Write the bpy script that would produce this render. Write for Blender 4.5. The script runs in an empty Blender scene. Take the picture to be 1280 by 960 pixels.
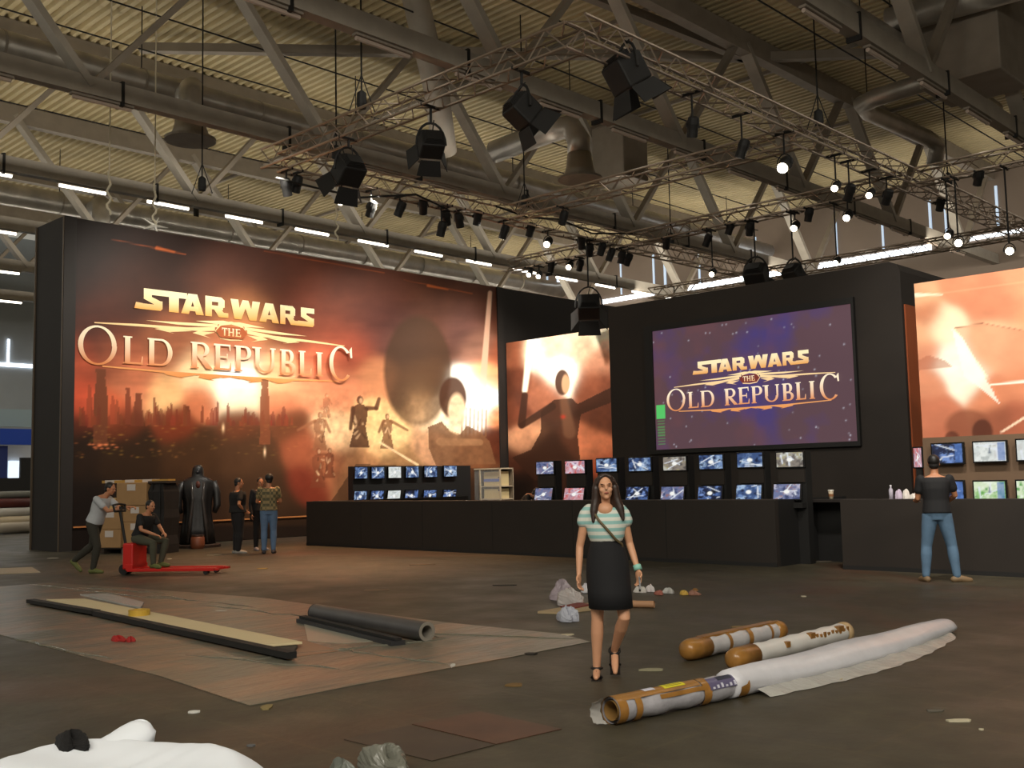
import bpy, math, random
import numpy as np
from mathutils import Vector, Matrix
random.seed(7); rng = np.random.default_rng(5)
scn = bpy.context.scene
COL = scn.collection
PI = math.pi

# ------------------------------------------------------------------ camera, world, light, exposure
FPX, YAW, PITCH, ROLL, EYE = 1315.07, 0.76614, 0.0912, -0.02209, 1.65
_f = np.array([-np.sin(YAW)*np.cos(PITCH), np.cos(YAW)*np.cos(PITCH), np.sin(PITCH)])
_r = np.array([np.cos(YAW), np.sin(YAW), 0.0]); _u = np.cross(_r, _f)
_r, _u = np.cos(ROLL)*_r + np.sin(ROLL)*_u, -np.sin(ROLL)*_r + np.cos(ROLL)*_u
EYEP = np.array([0, 0, EYE])
cam = bpy.data.cameras.new('camera'); cam.sensor_width = 36; cam.lens = FPX*36/1280
cam.clip_end = 400
camo = bpy.data.objects.new('camera', cam); COL.objects.link(camo)
M3 = Matrix([list(_r), list(_u), list(-_f)]).transposed()
camo.matrix_world = Matrix.Translation((0, 0, EYE)) @ M3.to_4x4()
scn.camera = camo
scn.view_settings.view_transform = 'Standard'; scn.view_settings.look = 'None'
scn.view_settings.gamma = 1; scn.view_settings.use_curve_mapping = False
scn.view_settings.exposure = -0.15

w = bpy.data.worlds.new('world'); scn.world = w; w.use_nodes = True
w.node_tree.nodes['Background'].inputs[0].default_value = (1.0, 0.95, 0.80, 1)
w.node_tree.nodes['Background'].inputs[1].default_value = 0.34

def area(name, loc, rot, sx, sy, power, col=(1, .93, .8)):
    l = bpy.data.lights.new(name, 'AREA'); l.shape = 'RECTANGLE'; l.size = sx; l.size_y = sy
    l.energy = power; l.color = col
    o = bpy.data.objects.new(name, l); COL.objects.link(o); o.location = loc; o.rotation_euler = rot
    return o
def spot(name, loc, tgt, power, ang, col=(1, .93, .82), blend=.8, size=.25):
    l = bpy.data.lights.new(name, 'SPOT'); l.energy = power; l.spot_size = ang; l.spot_blend = blend
    l.color = col; l.shadow_soft_size = size
    o = bpy.data.objects.new(name, l); COL.objects.link(o); o.location = loc
    o.rotation_euler = (Vector(tgt)-Vector(loc)).to_track_quat('-Z', 'Y').to_euler()
    return o
# fluorescent rows under the roof trusses (their light upwards on the deck and down on the floor; added fill at the unlit nearer rows)
for i, (x, up, dn) in enumerate([(-58.5, 700, 900), (-50.5, 700, 900), (-42.7, 850, 900), (-34.9, 850, 300), (-26.5, 260, 260), (-18.7, 70, 200), (-10.8, 20, 200), (-2.8, 5, 700)]):
    area('hall_fill_light', (x+1.3, 25, 12.2), (PI, 0, 0), .25, 60, up)
    area('hall_fill_light', (x, 22, 11.6), (0, 0, 0), .25, 60, dn)
area('hall_fill_light', (5, -4, 11.5), (.9, 0, .7), 24, 1.2, 3300)  # unseen lamp added behind the camera to light the fronts facing it
area('hall_fill_light', (-28, 46, 11.6), (PI/2, 0, 0), 60, .3, 2600)  # lamp added to brighten the hall end wall
# stage spots on the rig, aimed at the printed walls
for (l, t, p, a) in [((-22.6, 15, 9.7), (-28.6, 15, 5.0), 2300, 1.5), ((-22.8, 18.5, 9.7), (-28.6, 18.8, 5.2), 2600, 1.5),
                     ((-22.8, 23, 9.7), (-28.6, 23.2, 4.4), 2300, 1.5), ((-22.8, 26.5, 9.7), (-28.6, 27.2, 3.8), 2500, 1.4),
                     ((-22.3, 19, 9.7), (-28.6, 18.6, 4.6), 900, .6),
                     ((-24.5, 24, 9.7), (-26.2, 29.4, 4.5), 2400, 1.2)]:
    spot('wall_wash', l, t, p, a)
for (l, t, p, a) in [((-5.6, 12.6, 8.6), (-5.5, 17.9, 3.6), 2300, 1.5), ((-9.6, 16.4, 9.0), (-8.6, 21.5, 3.5), 200, .6), ((-1.5, 12.6, 8.6), (-2.5, 17.9, 3.6), 1800, 1.5)]:
    spot('wall_wash', l, t, p, a, (1, .93, .84))
# added orange spot imitating the printed wall's bounce on the carpet before it
spot('carpet_bounce_spot', (-22, 17, 9.8), (-20.5, 15.5, 0), 4800, 1.3, (1, .55, .28))

# ------------------------------------------------------------------ helpers
def ray(x, y): return _f + _r*(x-640)/FPX - _u*(y-480)/FPX
def fl(x, y, z=0.0):
    d = ray(x, y); return Vector(EYEP + d*((z-EYE)/d[2]))
def atx(x, y, X):
    d = ray(x, y); return Vector(EYEP + d*(X/d[0]))
def aty(x, y, Y):
    d = ray(x, y); return Vector(EYEP + d*(Y/d[1]))
def proj(P):
    d = P-EYEP; z = d@_f
    return 640+FPX*(d@_r)/z, 480-FPX*(d@_u)/z
def lin(c):
    c = np.asarray(c, float)/255.0
    return np.where(c <= .04045, c/12.92, ((c+.055)/1.055)**2.4)
def L(r, g, b): return tuple(float(v) for v in lin((r, g, b)))

MATS = {}
def mat(name, col, rough=.7, metal=0, noise=0, nscale=5, emit=0, alpha=1, bump=0, spec=.5, trans=0):
    if name in MATS: return MATS[name]
    m = bpy.data.materials.new(name); m.use_nodes = True; nt = m.node_tree; b = nt.nodes['Principled BSDF']
    c = L(*col)
    b.inputs['Base Color'].default_value = (*c, 1); b.inputs['Roughness'].default_value = rough
    b.inputs['Metallic'].default_value = metal; b.inputs['Specular IOR Level'].default_value = spec
    b.inputs['Alpha'].default_value = alpha; b.inputs['Transmission Weight'].default_value = trans
    tc = nt.nodes.new('ShaderNodeTexCoord')
    n = nt.nodes.new('ShaderNodeTexNoise'); n.inputs['Scale'].default_value = nscale; n.inputs['Detail'].default_value = 5
    nt.links.new(tc.outputs['Object'], n.inputs['Vector'])
    if noise:
        r = nt.nodes.new('ShaderNodeValToRGB'); e = r.color_ramp.elements
        e[0].position = .3; e[1].position = .7
        e[0].color = (*[v*(1-noise) for v in c], 1); e[1].color = (*[min(1, v*(1+noise)) for v in c], 1)
        nt.links.new(n.outputs['Fac'], r.inputs['Fac']); nt.links.new(r.outputs['Color'], b.inputs['Base Color'])
    if bump:
        bp = nt.nodes.new('ShaderNodeBump'); bp.inputs['Strength'].default_value = bump; bp.inputs['Distance'].default_value = .03
        nt.links.new(n.outputs['Fac'], bp.inputs['Height']); nt.links.new(bp.outputs['Normal'], b.inputs['Normal'])
    if emit:
        b.inputs['Emission Color'].default_value = (*c, 1); b.inputs['Emission Strength'].default_value = emit
    MATS[name] = m; return m
def mat_attr(name, emit=0, rough=.55):
    m = bpy.data.materials.new(name); m.use_nodes = True; nt = m.node_tree; b = nt.nodes['Principled BSDF']
    a = nt.nodes.new('ShaderNodeVertexColor'); a.layer_name = 'Col'
    b.inputs['Roughness'].default_value = rough; b.inputs['Specular IOR Level'].default_value = .25
    if emit:
        b.inputs['Base Color'].default_value = (.01, .01, .01, 1)
        nt.links.new(a.outputs['Color'], b.inputs['Emission Color']); b.inputs['Emission Strength'].default_value = emit
    else: nt.links.new(a.outputs['Color'], b.inputs['Base Color'])
    return m
M_PRINT = mat_attr('printed_picture'); M_SCREEN = mat_attr('lit_screen', 1.0)

class MB:
    def __init__(s): s.v = []; s.f = []; s.c = []
    def add(s, vs, fs):
        n = len(s.v); s.v += [tuple(v) for v in vs]; s.f += [tuple(i+n for i in f) for f in fs]; return s
    def box(s, c, d, rot=None):
        x, y, z = [k/2 for k in d]
        vs = [Vector(p) for p in ((-x,-y,-z),(x,-y,-z),(x,y,-z),(-x,y,-z),(-x,-y,z),(x,-y,z),(x,y,z),(-x,y,z))]
        if rot is not None: vs = [rot @ v for v in vs]
        c = Vector(c); return s.add([v+c for v in vs], [(3,2,1,0),(4,5,6,7),(0,1,5,4),(1,2,6,5),(2,3,7,6),(3,0,4,7)])
    def bx(s, x0, x1, y0, y1, z0, z1): return s.box(((x0+x1)/2,(y0+y1)/2,(z0+z1)/2),(abs(x1-x0),abs(y1-y0),abs(z1-z0)))
    def bar(s, a, b, w, h=None):
        a, b = Vector(a), Vector(b); h = h or w; d = b-a
        q = d.to_track_quat('Y', 'Z').to_matrix(); return s.box((a+b)/2, (w, d.length, h), q)
    def tube(s, pts, rad, n=8, cap=True, ref=None, flat=1.0):
        pts = [Vector(p) for p in pts]; k = len(pts)
        if not hasattr(rad, '__len__'): rad = [rad]*k
        rings = []; prev = Vector(ref) if ref else None
        for i, p in enumerate(pts):
            t = (pts[min(i+1, k-1)]-pts[max(i-1, 0)]).normalized()
            a = prev if prev is not None else (Vector((0, 0, 1)) if abs(t.z) < .9 else Vector((1, 0, 0)))
            x = (a - t*a.dot(t))
            x = x.normalized() if x.length > 1e-5 else t.orthogonal().normalized()
            prev = x; y = t.cross(x); r = rad[i]
            rx, ry = (r if hasattr(r, '__len__') else (r, r*flat))
            rings.append([p + x*math.cos(2*PI*j/n)*rx + y*math.sin(2*PI*j/n)*ry for j in range(n)])
        vs = [v for g in rings for v in g]
        fs = [(i*n+j, i*n+(j+1) % n, (i+1)*n+(j+1) % n, (i+1)*n+j) for i in range(k-1) for j in range(n)]
        if cap: fs += [tuple(range(n-1, -1, -1)), tuple((k-1)*n+j for j in range(n))]
        return s.add(vs, fs)
    def limb(s, pts, rad, n=12):
        """tube with rounded ends"""
        pts = [Vector(p) for p in pts]; rad = list(rad)
        d0 = (pts[0]-pts[1]).normalized(); d1 = (pts[-1]-pts[-2]).normalized()
        P0, R0, P1, R1 = [], [], [], []
        for a in (80, 55, 28): P0.append(pts[0]+d0*rad[0]*math.sin(math.radians(a))); R0.append(rad[0]*math.cos(math.radians(a)))
        for a in (28, 55, 80): P1.append(pts[-1]+d1*rad[-1]*math.sin(math.radians(a))); R1.append(rad[-1]*math.cos(math.radians(a)))
        return s.tube(P0+pts+P1, R0+rad+R1, n)
    def ell(s, c, r, rot=None, n=14, m=10):
        c = Vector(c); vs = []
        for i in range(m+1):
            a = PI*i/m
            for j in range(n):
                b = 2*PI*j/n; p = Vector((r[0]*math.sin(a)*math.cos(b), r[1]*math.sin(a)*math.sin(b), r[2]*math.cos(a)))
                if rot is not None: p = rot @ p
                vs.append(c+p)
        return s.add(vs, [(i*n+j, (i+1)*n+j, (i+1)*n+(j+1) % n, i*n+(j+1) % n) for i in range(m) for j in range(n)])
    def rings(s, rs, cap=True):
        n = len(rs[0]); vs = [v for g in rs for v in g]
        fs = [(i*n+j, i*n+(j+1) % n, (i+1)*n+(j+1) % n, (i+1)*n+j) for i in range(len(rs)-1) for j in range(n)]
        if cap: fs += [tuple(range(n-1, -1, -1)), tuple((len(rs)-1)*n+j for j in range(n))]
        return s.add(vs, fs)
    def prism(s, poly, z0, z1):
        n = len(poly)
        vs = [(p[0], p[1], z0) for p in poly]+[(p[0], p[1], z1) for p in poly]
        return s.add(vs, [tuple(range(n-1, -1, -1)), tuple(range(n, 2*n))]+[(i, (i+1) % n, n+(i+1) % n, n+i) for i in range(n)])
    def build(s, name, m, parent=None, smooth=False, cols=None, bevel=0):
        me = bpy.data.meshes.new(name); me.from_pydata(s.v, [], s.f); me.update()
        if cols is not None:
            at = me.color_attributes.new('Col', 'FLOAT_COLOR', 'POINT')
            a = np.ones((len(s.v), 4), np.float32); a[:, :3] = cols; at.data.foreach_set('color', a.ravel())
        if smooth: me.polygons.foreach_set('use_smooth', [True]*len(me.polygons))
        return link(name, me, m, parent, bevel)
def link(name, me, m, parent=None, bevel=0):
    o = bpy.data.objects.new(name, me); COL.objects.link(o)
    if m is not None: me.materials.append(m)
    if parent is not None:
        o.parent = parent
        l = parent.location.copy()
        # parts are modelled in world space unless the parent has a rotation of its own
        if parent.get('_world'): o.location = -l if parent.parent is None else (0, 0, 0)
    if bevel:
        bm = o.modifiers.new('bevel', 'BEVEL'); bm.width = bevel; bm.segments = 2
    return o
def tag(o, label=None, cat=None, group=None, kind=None):
    if label: o['label'] = label
    if cat: o['category'] = cat
    if group: o['group'] = group
    if kind: o['kind'] = kind
    return o
ROOTS = []
def thing(name, label, cat, loc=(0, 0, 0), group=None, rz=0, world=True, kind=None):
    o = bpy.data.objects.new(name, None); COL.objects.link(o); o.location = loc; o.rotation_euler = (0, 0, rz)
    o.empty_display_size = .2
    if world: o['_world'] = 1; ROOTS.append(o)
    return tag(o, label, cat, group, kind)
def dup(o, parent=None):
    c = o.copy(); COL.objects.link(c)
    if parent is not None: c.parent = parent
    for ch in list(o.children): dup(ch, c)
    return c
def fuse(mb, voxel, it=4):
    me = bpy.data.meshes.new('t'); me.from_pydata(mb.v, [], mb.f)
    o = bpy.data.objects.new('t', me); COL.objects.link(o)
    r = o.modifiers.new('r', 'REMESH'); r.mode = 'VOXEL'; r.voxel_size = voxel
    s = o.modifiers.new('s', 'SMOOTH'); s.iterations = it; s.factor = .5
    dg = bpy.context.evaluated_depsgraph_get(); ev = o.evaluated_get(dg)
    out = bpy.data.meshes.new_from_object(ev, depsgraph=dg)
    bpy.data.objects.remove(o); bpy.data.meshes.remove(me)
    out.materials.clear(); out.polygons.foreach_set('use_smooth', [True]*len(out.polygons))
    return out

# ------------------------------------------------------------------ painting helpers (colours of printed pictures)
def shep(x, y, pts):
    """smooth blend of colour swatches (x, y, radius, r, g, b)"""
    num = np.zeros((len(x), 3)); den = np.full(len(x), 1e-9)
    for (cx, cy, s, r, g, b) in pts:
        d2 = ((x-cx)**2+(y-cy)**2)/(s*s); wt = np.exp(-d2*1.2)+1e-3/(1+d2*d2)
        num += wt[:, None]*lin((r, g, b)); den += wt
    return num/den[:, None]
def cap_d(x, y, a, b):
    ax, ay = a; bx, by = b; dx, dy = bx-ax, by-ay
    t = np.clip(((x-ax)*dx+(y-ay)*dy)/(dx*dx+dy*dy+1e-9), 0, 1)
    return np.hypot(x-ax-t*dx, y-ay-t*dy), t
def over(c, al, col):
    al = np.clip(al, 0, 1)[:, None]; return c*(1-al)+lin(col)*al
def stroke(c, x, y, a, b, r0, r1, col, al=1, soft=1.5):
    d, t = cap_d(x, y, a, b); r = r0+(r1-r0)*t
    return over(c, al*np.clip((r-d)/soft+.5, 0, 1), col)
def blob(c, x, y, cx, cy, rx, ry, col, al=1, soft=.15):
    d = np.sqrt(((x-cx)/rx)**2+((y-cy)/ry)**2); return over(c, al*np.clip((1-d)/soft+.5, 0, 1), col)
def glow(c, x, y, cx, cy, rx, ry, col, al=1):
    d2 = ((x-cx)/rx)**2+((y-cy)/ry)**2; return over(c, al*np.exp(-d2), col)
def poly(c, x, y, P, col, al=1):
    ins = np.zeros(len(x), bool); n = len(P)
    for i in range(n):
        x0, y0 = P[i]; x1, y1 = P[(i+1) % n]
        cond = ((y0 > y) != (y1 > y)); xi = (x1-x0)*(y-y0)/((y1-y0) if y1 != y0 else 1e-9)+x0
        ins ^= cond & (x < xi)
    return over(c, al*ins, col)
def vnoise(x, y, sc, seed=0, octs=4):
    out = np.zeros(len(x)); amp = 1; tot = 0
    for o in range(octs):
        r = np.random.default_rng(seed+o); G = r.random((64, 64)); X = x/sc; Y = y/sc
        xi = np.floor(X).astype(int); yi = np.floor(Y).astype(int); fx = X-xi; fy = Y-yi
        fx = fx*fx*(3-2*fx); fy = fy*fy*(3-2*fy)
        g = lambda a, b: G[a % 64, b % 64]
        out += amp*((g(xi, yi)*(1-fx)+g(xi+1, yi)*fx)*(1-fy)+(g(xi, yi+1)*(1-fx)+g(xi+1, yi+1)*fx)*fy)
        tot += amp; amp *= .5; sc *= .5
    return out/tot
def punch(c):
    l = c.mean(1)[:, None]; return c*np.clip(.62+1.0*l, 0, 1.4)
def picture(name, o, U, V, nu, nv, paint, m, parent, hom=True):
    o, U, V = map(np.array, (o, U, V)); iu, iv = np.meshgrid(np.linspace(0, 1, nu+1), np.linspace(0, 1, nv+1))
    P = o+iu.ravel()[:, None]*U+iv.ravel()[:, None]*V
    if hom: x, y = proj(P)
    else: x, y = iu.ravel(), iv.ravel()
    c = np.clip(paint(x, y), 0, 1)
    me = bpy.data.meshes.new(name); n = nu+1
    idx = (np.arange(nv)[:, None]*n+np.arange(nu)).ravel()
    F = np.stack([idx, idx+1, idx+n+1, idx+n], 1)
    me.vertices.add(len(P)); me.vertices.foreach_set('co', P.ravel())
    me.loops.add(F.size); me.loops.foreach_set('vertex_index', F.ravel().astype(np.int32))
    me.polygons.add(len(F)); me.polygons.foreach_set('loop_start', np.arange(0, F.size, 4, dtype=np.int32))
    me.update(calc_edges=True)
    at = me.color_attributes.new('Col', 'FLOAT_COLOR', 'POINT')
    a = np.ones((len(P), 4), np.float32); a[:, :3] = c; at.data.foreach_set('color', a.ravel())
    return link(name, me, m, parent)
# ------------------------------------------------------------------ the hall
DECKZ, BOTZ = 17.1, 12.0
M_DECK = mat('roof_deck', (186, 170, 132), .6, noise=.12, nscale=.6)
M_STEEL = mat('painted_steel', (156, 148, 136), .55, noise=.1, nscale=2)
M_DSTEEL = mat('grey_steel', (140, 130, 117), .6, noise=.1, nscale=2)
M_DUCT = mat('galvanised_duct', (180, 174, 164), .34, metal=.55, noise=.2, nscale=1.5)
M_ALU = mat('aluminium', (166, 150, 134), .35, metal=.7)
M_BLACK = mat('matt_black', (20, 19, 18), .65)
M_GLOSSB = mat('gloss_black', (14, 14, 15), .25)
M_TUBE = mat('fluorescent_tube', (255, 248, 232), emit=5)
M_DAY = mat('daylight_window', (238, 246, 255), emit=4)
M_DAYV = mat('daylight_gap', (176, 194, 214), emit=.9)
M_HALLW = mat('hall_wall', (120, 106, 94), .8, noise=.08, nscale=.4)

def floor_mat():
    m = bpy.data.materials.new('hall_carpet'); m.use_nodes = True; nt = m.node_tree; b = nt.nodes['Principled BSDF']
    tc = nt.nodes.new('ShaderNodeTexCoord')
    def nz(scale, detail=6, dist=0):
        n = nt.nodes.new('ShaderNodeTexNoise'); n.inputs['Scale'].default_value = scale; n.inputs['Detail'].default_value = detail
        n.inputs['Distortion'].default_value = dist; nt.links.new(tc.outputs['Object'], n.inputs['Vector']); return n
    def ramp(src, p0, c0, p1, c1):
        r = nt.nodes.new('ShaderNodeValToRGB'); e = r.color_ramp.elements; e[0].position, e[1].position = p0, p1
        e[0].color = (*c0, 1); e[1].color = (*c1, 1); nt.links.new(src, r.inputs['Fac']); return r
    a = ramp(nz(.35).outputs['Fac'], .3, L(52, 48, 36), .7, L(72, 66, 50))
    d = ramp(nz(3.0, 8, .6).outputs['Fac'], .25, (.62, .60, .56), .75, (1.25, 1.25, 1.25))
    mul = nt.nodes.new('ShaderNodeMixRGB'); mul.blend_type = 'MULTIPLY'; mul.inputs[0].default_value = .8
    nt.links.new(a.outputs['Color'], mul.inputs[1]); nt.links.new(d.outputs['Color'], mul.inputs[2])
    rd = ramp(nz(.22, 4, 1).outputs['Fac'], .56, (0, 0, 0), .7, (1, 1, 1))
    mx = nt.nodes.new('ShaderNodeMixRGB'); mx.inputs[2].default_value = (*L(76, 52, 36), 1)
    nt.links.new(rd.outputs['Color'], mx.inputs[0]); nt.links.new(mul.outputs['Color'], mx.inputs[1])
    # seams between carpet lanes
    sp = nt.nodes.new('ShaderNodeTexBrick'); sp.inputs['Scale'].default_value = .25; sp.inputs['Mortar Size'].default_value = .004
    sp.inputs['Color1'].default_value = sp.inputs['Color2'].default_value = (1, 1, 1, 1); sp.inputs['Mortar'].default_value = (1.5, 1.4, 1.25, 1)
    nt.links.new(tc.outputs['Object'], sp.inputs['Vector'])
    m2 = nt.nodes.new('ShaderNodeMixRGB'); m2.blend_type = 'MULTIPLY'; m2.inputs[0].default_value = .5
    nt.links.new(mx.outputs['Color'], m2.inputs[1]); nt.links.new(sp.outputs['Color'], m2.inputs[2])
    nt.links.new(m2.outputs['Color'], b.inputs['Base Color'])
    rr = ramp(nz(1.2).outputs['Fac'], .3, (.42,)*3, .7, (.62,)*3); nt.links.new(rr.outputs['Color'], b.inputs['Roughness'])
    bp = nt.nodes.new('ShaderNodeBump'); bp.inputs['Strength'].default_value = .25; bp.inputs['Distance'].default_value = .02
    nt.links.new(nz(9, 8).outputs['Fac'], bp.inputs['Height']); nt.links.new(bp.outputs['Normal'], b.inputs['Normal'])
    return m
fo = MB().bx(-66, 20, -14, 58, -.3, 0).build('floor', floor_mat()); tag(fo, kind='structure')

# corrugated roof deck, ribs running across the trusses
mb = MB(); per = .34; y = -6.0; prof = []
while y < 56:
    prof += [(y, DECKZ), (y+.14, DECKZ), (y+.19, DECKZ+.13), (y+.29, DECKZ+.13)]; y += per
for k, X in enumerate((-64, 12)): mb.v += [(X, p[0], p[1]) for p in prof]
n = len(prof); mb.f = [(i, i+1, n+i+1, n+i) for i in range(n-1)]
deck = mb.build('ceiling', M_DECK); tag(deck, kind='structure')

# hall end wall of grey-brown panels with daylight slits, and far side wall
EW = 55.0
tag(MB().bx(-66, 14, EW, EW+.4, 0, DECKZ).build('wall_back', M_HALLW), kind='structure')
sw = tag(MB().bx(-66, -65.6, -14, EW, 0, DECKZ).build('wall_left', mat('side_wall', (150, 156, 160), .8, noise=.06, nscale=.4)), kind='structure')
wi = 0
def slit(p0, p1, wpx, Y=EW-.06):
    global wi; wi += 1
    a, b = aty(*p0, Y), aty(*p1, Y); d = (aty(p0[0], p0[1]+wpx*.72, Y)-a).length
    mb = MB()
    if abs(p0[0]-p1[0]) > 12: z = (a.z+b.z)/2; mb.bx(a.x, b.x, Y-.03, Y+.05, z-d/2, z+d/2)
    else: x = (a.x+b.x)/2; mb.bx(x-d/2, x+d/2, Y-.03, Y+.05, min(a.z, b.z), max(a.z, b.z))
    tag(mb.build('window_%d' % wi, M_DAY if abs(p0[0]-p1[0]) > 12 else M_DAYV), kind='structure')
for s in [((752, 377), (818, 367), 7), ((830, 365), (1164, 309), 8), ((1182, 302), (1300, 286), 6),
          ((817, 318), (817, 364), 3), ((831, 312), (831, 364), 4), ((776, 322), (776, 368), 2), ((874, 318), (874, 357), 3), ((945, 296), (945, 345), 2.5),
          ((1045, 270), (1045, 320), 3.5), ((1103, 262), (1103, 312), 3), ((1163, 250), (1163, 306), 4), ((1182, 255), (1182, 298), 3), ((1246, 232), (1246, 282), 4),
          ((738, 318), (738, 352), 2.5), ((697, 345), (697, 366), 3), ((684, 340), (684, 362), 3), ((697, 344), (735, 352), 4)]: slit(*s)
# daylight clerestory of the far side wall
for k in range(9):
    y0 = -4+k*4.4
    wi += 1; mb = MB()
    mb.bx(-65.58, -65.5, y0, y0+4.0, 9.15, 9.35); mb.bx(-65.58, -65.5, y0, y0+.12, 9.15, 11.0); mb.bx(-65.58, -65.5, y0+3.9, y0+4.0, 9.15, 11.0); mb.bx(-65.58, -65.5, y0+1.9, y0+2.0, 9.4, 10.8)
    tag(mb.build('window_%d' % wi, M_DAY), kind='structure')

tag(MB().bx(14, 14.3, -14, EW, 5.5, DECKZ).build('wall_right_blocker', M_HALLW), kind='structure')  # unseen upper side wall, added to keep world light off the right deck
# roof trusses parallel to the printed wall
TX = [-58.6, -50.7, -42.8, -34.9, -26.6, -18.7, -10.8, -2.8]
NY = [-3.8+7.8*k for k in range(8)]
for i, X in enumerate(TX):
    nm = ['far left', 'second from the left', 'third from the left', 'behind the printed wall', 'over the printed wall', 'over the lighting rig', 'upper right', 'right'][i]
    t = thing('roof_truss', 'grey steel roof truss running away towards the end wall, %s' % nm, 'truss', (X, 20, BOTZ), kind='structure')
    c = MB(); c.bx(X-.16, X+.16, -8, EW, BOTZ, BOTZ+.5); c.build('bottom_chord', M_STEEL, t)
    c = MB(); c.bx(X-.2, X+.2, -8, EW, DECKZ-.75, DECKZ-.02); c.build('top_chord', M_DSTEEL, t)
    for y in NY:
        a = (X, y, BOTZ+.25)
        MB().bar(a, (X, y-3.7, DECKZ-.4), .42, .2).build('web_brace', M_STEEL, t)
        MB().bar(a, (X, y+3.7, DECKZ-.4), .3, .16).build('web_brace', M_DSTEEL, t)
    # black cable ties hanging at the chord
    tb = MB()
    for y in np.arange(2, 50, 5.3): tb.bx(X-.19, X+.19, y, y+.08, BOTZ-.12, BOTZ+.56)
    tb.build('strap_band', M_BLACK, t)
# cross purlins and slender ties under the deck
pu = thing('roof_purlins', 'grey steel purlins crossing under the corrugated roof deck', 'beam', (-25, 20, DECKZ-.5), kind='structure')
for a, b in [((175, 60), (600, 66)), ((590, 66), (960, 72)), ((950, 72), (1110, 66)), ((940, 75), (700, -20))]:
    MB().bar(fl(*a, DECKZ-.45), fl(*b, DECKZ-.45), .3, .3).build('purlin', M_DSTEEL, pu)
for y in (4, 11.8, 27.4, 35.2, 43): MB().bx(-64, 10, y-.06, y+.06, DECKZ-.14, DECKZ-.01).build('purlin', M_DSTEEL, pu)
for dx in (2.7, 5.4):
    for X in TX[2:7]: MB().bx(X+dx-.02, X+dx+.02, -6, EW, DECKZ-.9, DECKZ-.86).build('tie_rod', M_BLACK, pu)
pl = thing('roof_column', 'round light grey pipe column hanging down from the roof deck', 'column', fl(540, 100, 14), kind='structure')
MB().tube([fl(517, -12, 16.9), fl(545, 110, 14.5), fl(556, 190, 12.9)], .42, 16).build('pipe_shaft', M_STEEL, pl, smooth=True)

# fluorescent tube fittings along the trusses
tl0 = None
M_TUBEOFF = mat('unlit_tube', (190, 172, 158), .35)
tl_off = None
def tube_light(X, y):
    global tl0, tl_off
    if X > -30:
        if tl_off is None:
            t = tl_off = thing('tube_light', 'unlit pale fluorescent tube fitting under the nearer roof trusses', 'lamp', (X, y, BOTZ-.12), 'unlit fluorescent fittings')
            MB().bx(X-.09, X+.09, y-.85, y+.85, BOTZ-.07, BOTZ-.01).build('fixture_tray', M_DSTEEL, t)
            MB().tube([(X, y-.8, BOTZ-.12), (X, y+.8, BOTZ-.12)], .055, 8).build('tube', M_TUBEOFF, t)
        else:
            t = dup(tl_off); t.location = (X, y, BOTZ-.12)
        return
    lab = 'fluorescent tube fitting, one of the evenly spaced row under the roof trusses'
    if tl0 is None:
        t = thing('tube_light', lab, 'lamp', (X, y, BOTZ-.12), 'fluorescent fittings under the roof trusses')
        MB().bx(X-.09, X+.09, y-.85, y+.85, BOTZ-.07, BOTZ-.01).build('fixture_tray', M_DSTEEL, t)
        MB().tube([(X, y-.8, BOTZ-.12), (X, y+.8, BOTZ-.12)], .055, 8).build('tube', M_TUBE, t)
        tl0 = t
    else:
        t = dup(tl0); t.location = (X, y, BOTZ-.12)
for X in TX[:7]:
    for y in np.arange(9.0, 53, 3.15):
        x_, y_ = proj(np.array([X, y, BOTZ]))
        if -30 < x_ < 1310 and y_ > -20 and not (X > -27 and 250 < x_ < 420 and X < -25): tube_light(X, float(y))

# ventilation ducts
def duct(name, lab, paths, rad, mouth=None, group='ventilation ducts'):
    t = thing(name, lab, 'duct', tuple(paths[0][0]), group)
    for i, p in enumerate(paths):
        r = rad[i]; MB().tube(p, r, 20).build('duct_run' if i == 0 else 'duct_branch', M_DUCT, t, smooth=True)
        a, b = Vector(p[0]), Vector(p[-1])
        if i == 0:
            k = int((b-a).length/4.2)
            for j in range(1, k):
                q = a+(b-a)*j/k; d = (b-a).normalized()*.04; MB().tube([q-d, q+d], r*1.05, 20).build('seam_band', M_STEEL, t)
            h = MB()
            for j in range(1, k, 2): q = a+(b-a)*j/k; h.tube([q, (q.x, q.y, DECKZ+.02)], .02, 5)
            if k < 4: q = (a+b)/2; h.tube([Vector(p[len(p)//2]), (p[len(p)//2][0], p[len(p)//2][1], DECKZ+.02)], .02, 5)
            h.build('hanger_rods', M_BLACK, t)
    if mouth:
        c = Vector(mouth); m = MB().tube([c+Vector((0, 0, .9)), c+Vector((0, 0, .35)), c], [.42, .5, .62], 20); m.build('diffuser', mat('diffuser_grey', (170, 160, 145), .45, .5), t, smooth=True)
        r = MB().tube([c+Vector((0, 0, .02)), c+Vector((0, 0, -.06))], [.78, .78], 20); r.build('outlet_ring', M_STEEL, t)
Z = 14.6
a1 = atx(250, 128, -31)
duct('ventilation_duct', 'long silver duct with a downward elbow above the left end of the printed wall',
     [[(-31, -6, Z), (-31, 54, Z)], [(-31.2, 17.0, Z-.1), (-29.4, 16.3, Z-.45), (-29.1, 16.1, Z-.8), (-29.1, 16.1, 13.0)]], [.42, .36], (-29.1, 16.1, 12.4))
duct('ventilation_duct', 'silver duct further left, seen low above the left end of the printed wall',
     [[(-47, -2, Z), (-47, 54, Z)], [(-46.8, 21.0, Z-.1), (-44.6, 20.4, Z-.4), (-44.4, 20.3, Z-.8), (-44.4, 20.3, 12.8)]], [.5, .38], (-44.4, 20.3, 12.2))
b0 = fl(618, 190, 14.0); b1 = fl(702, 158, 14.2)
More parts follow.
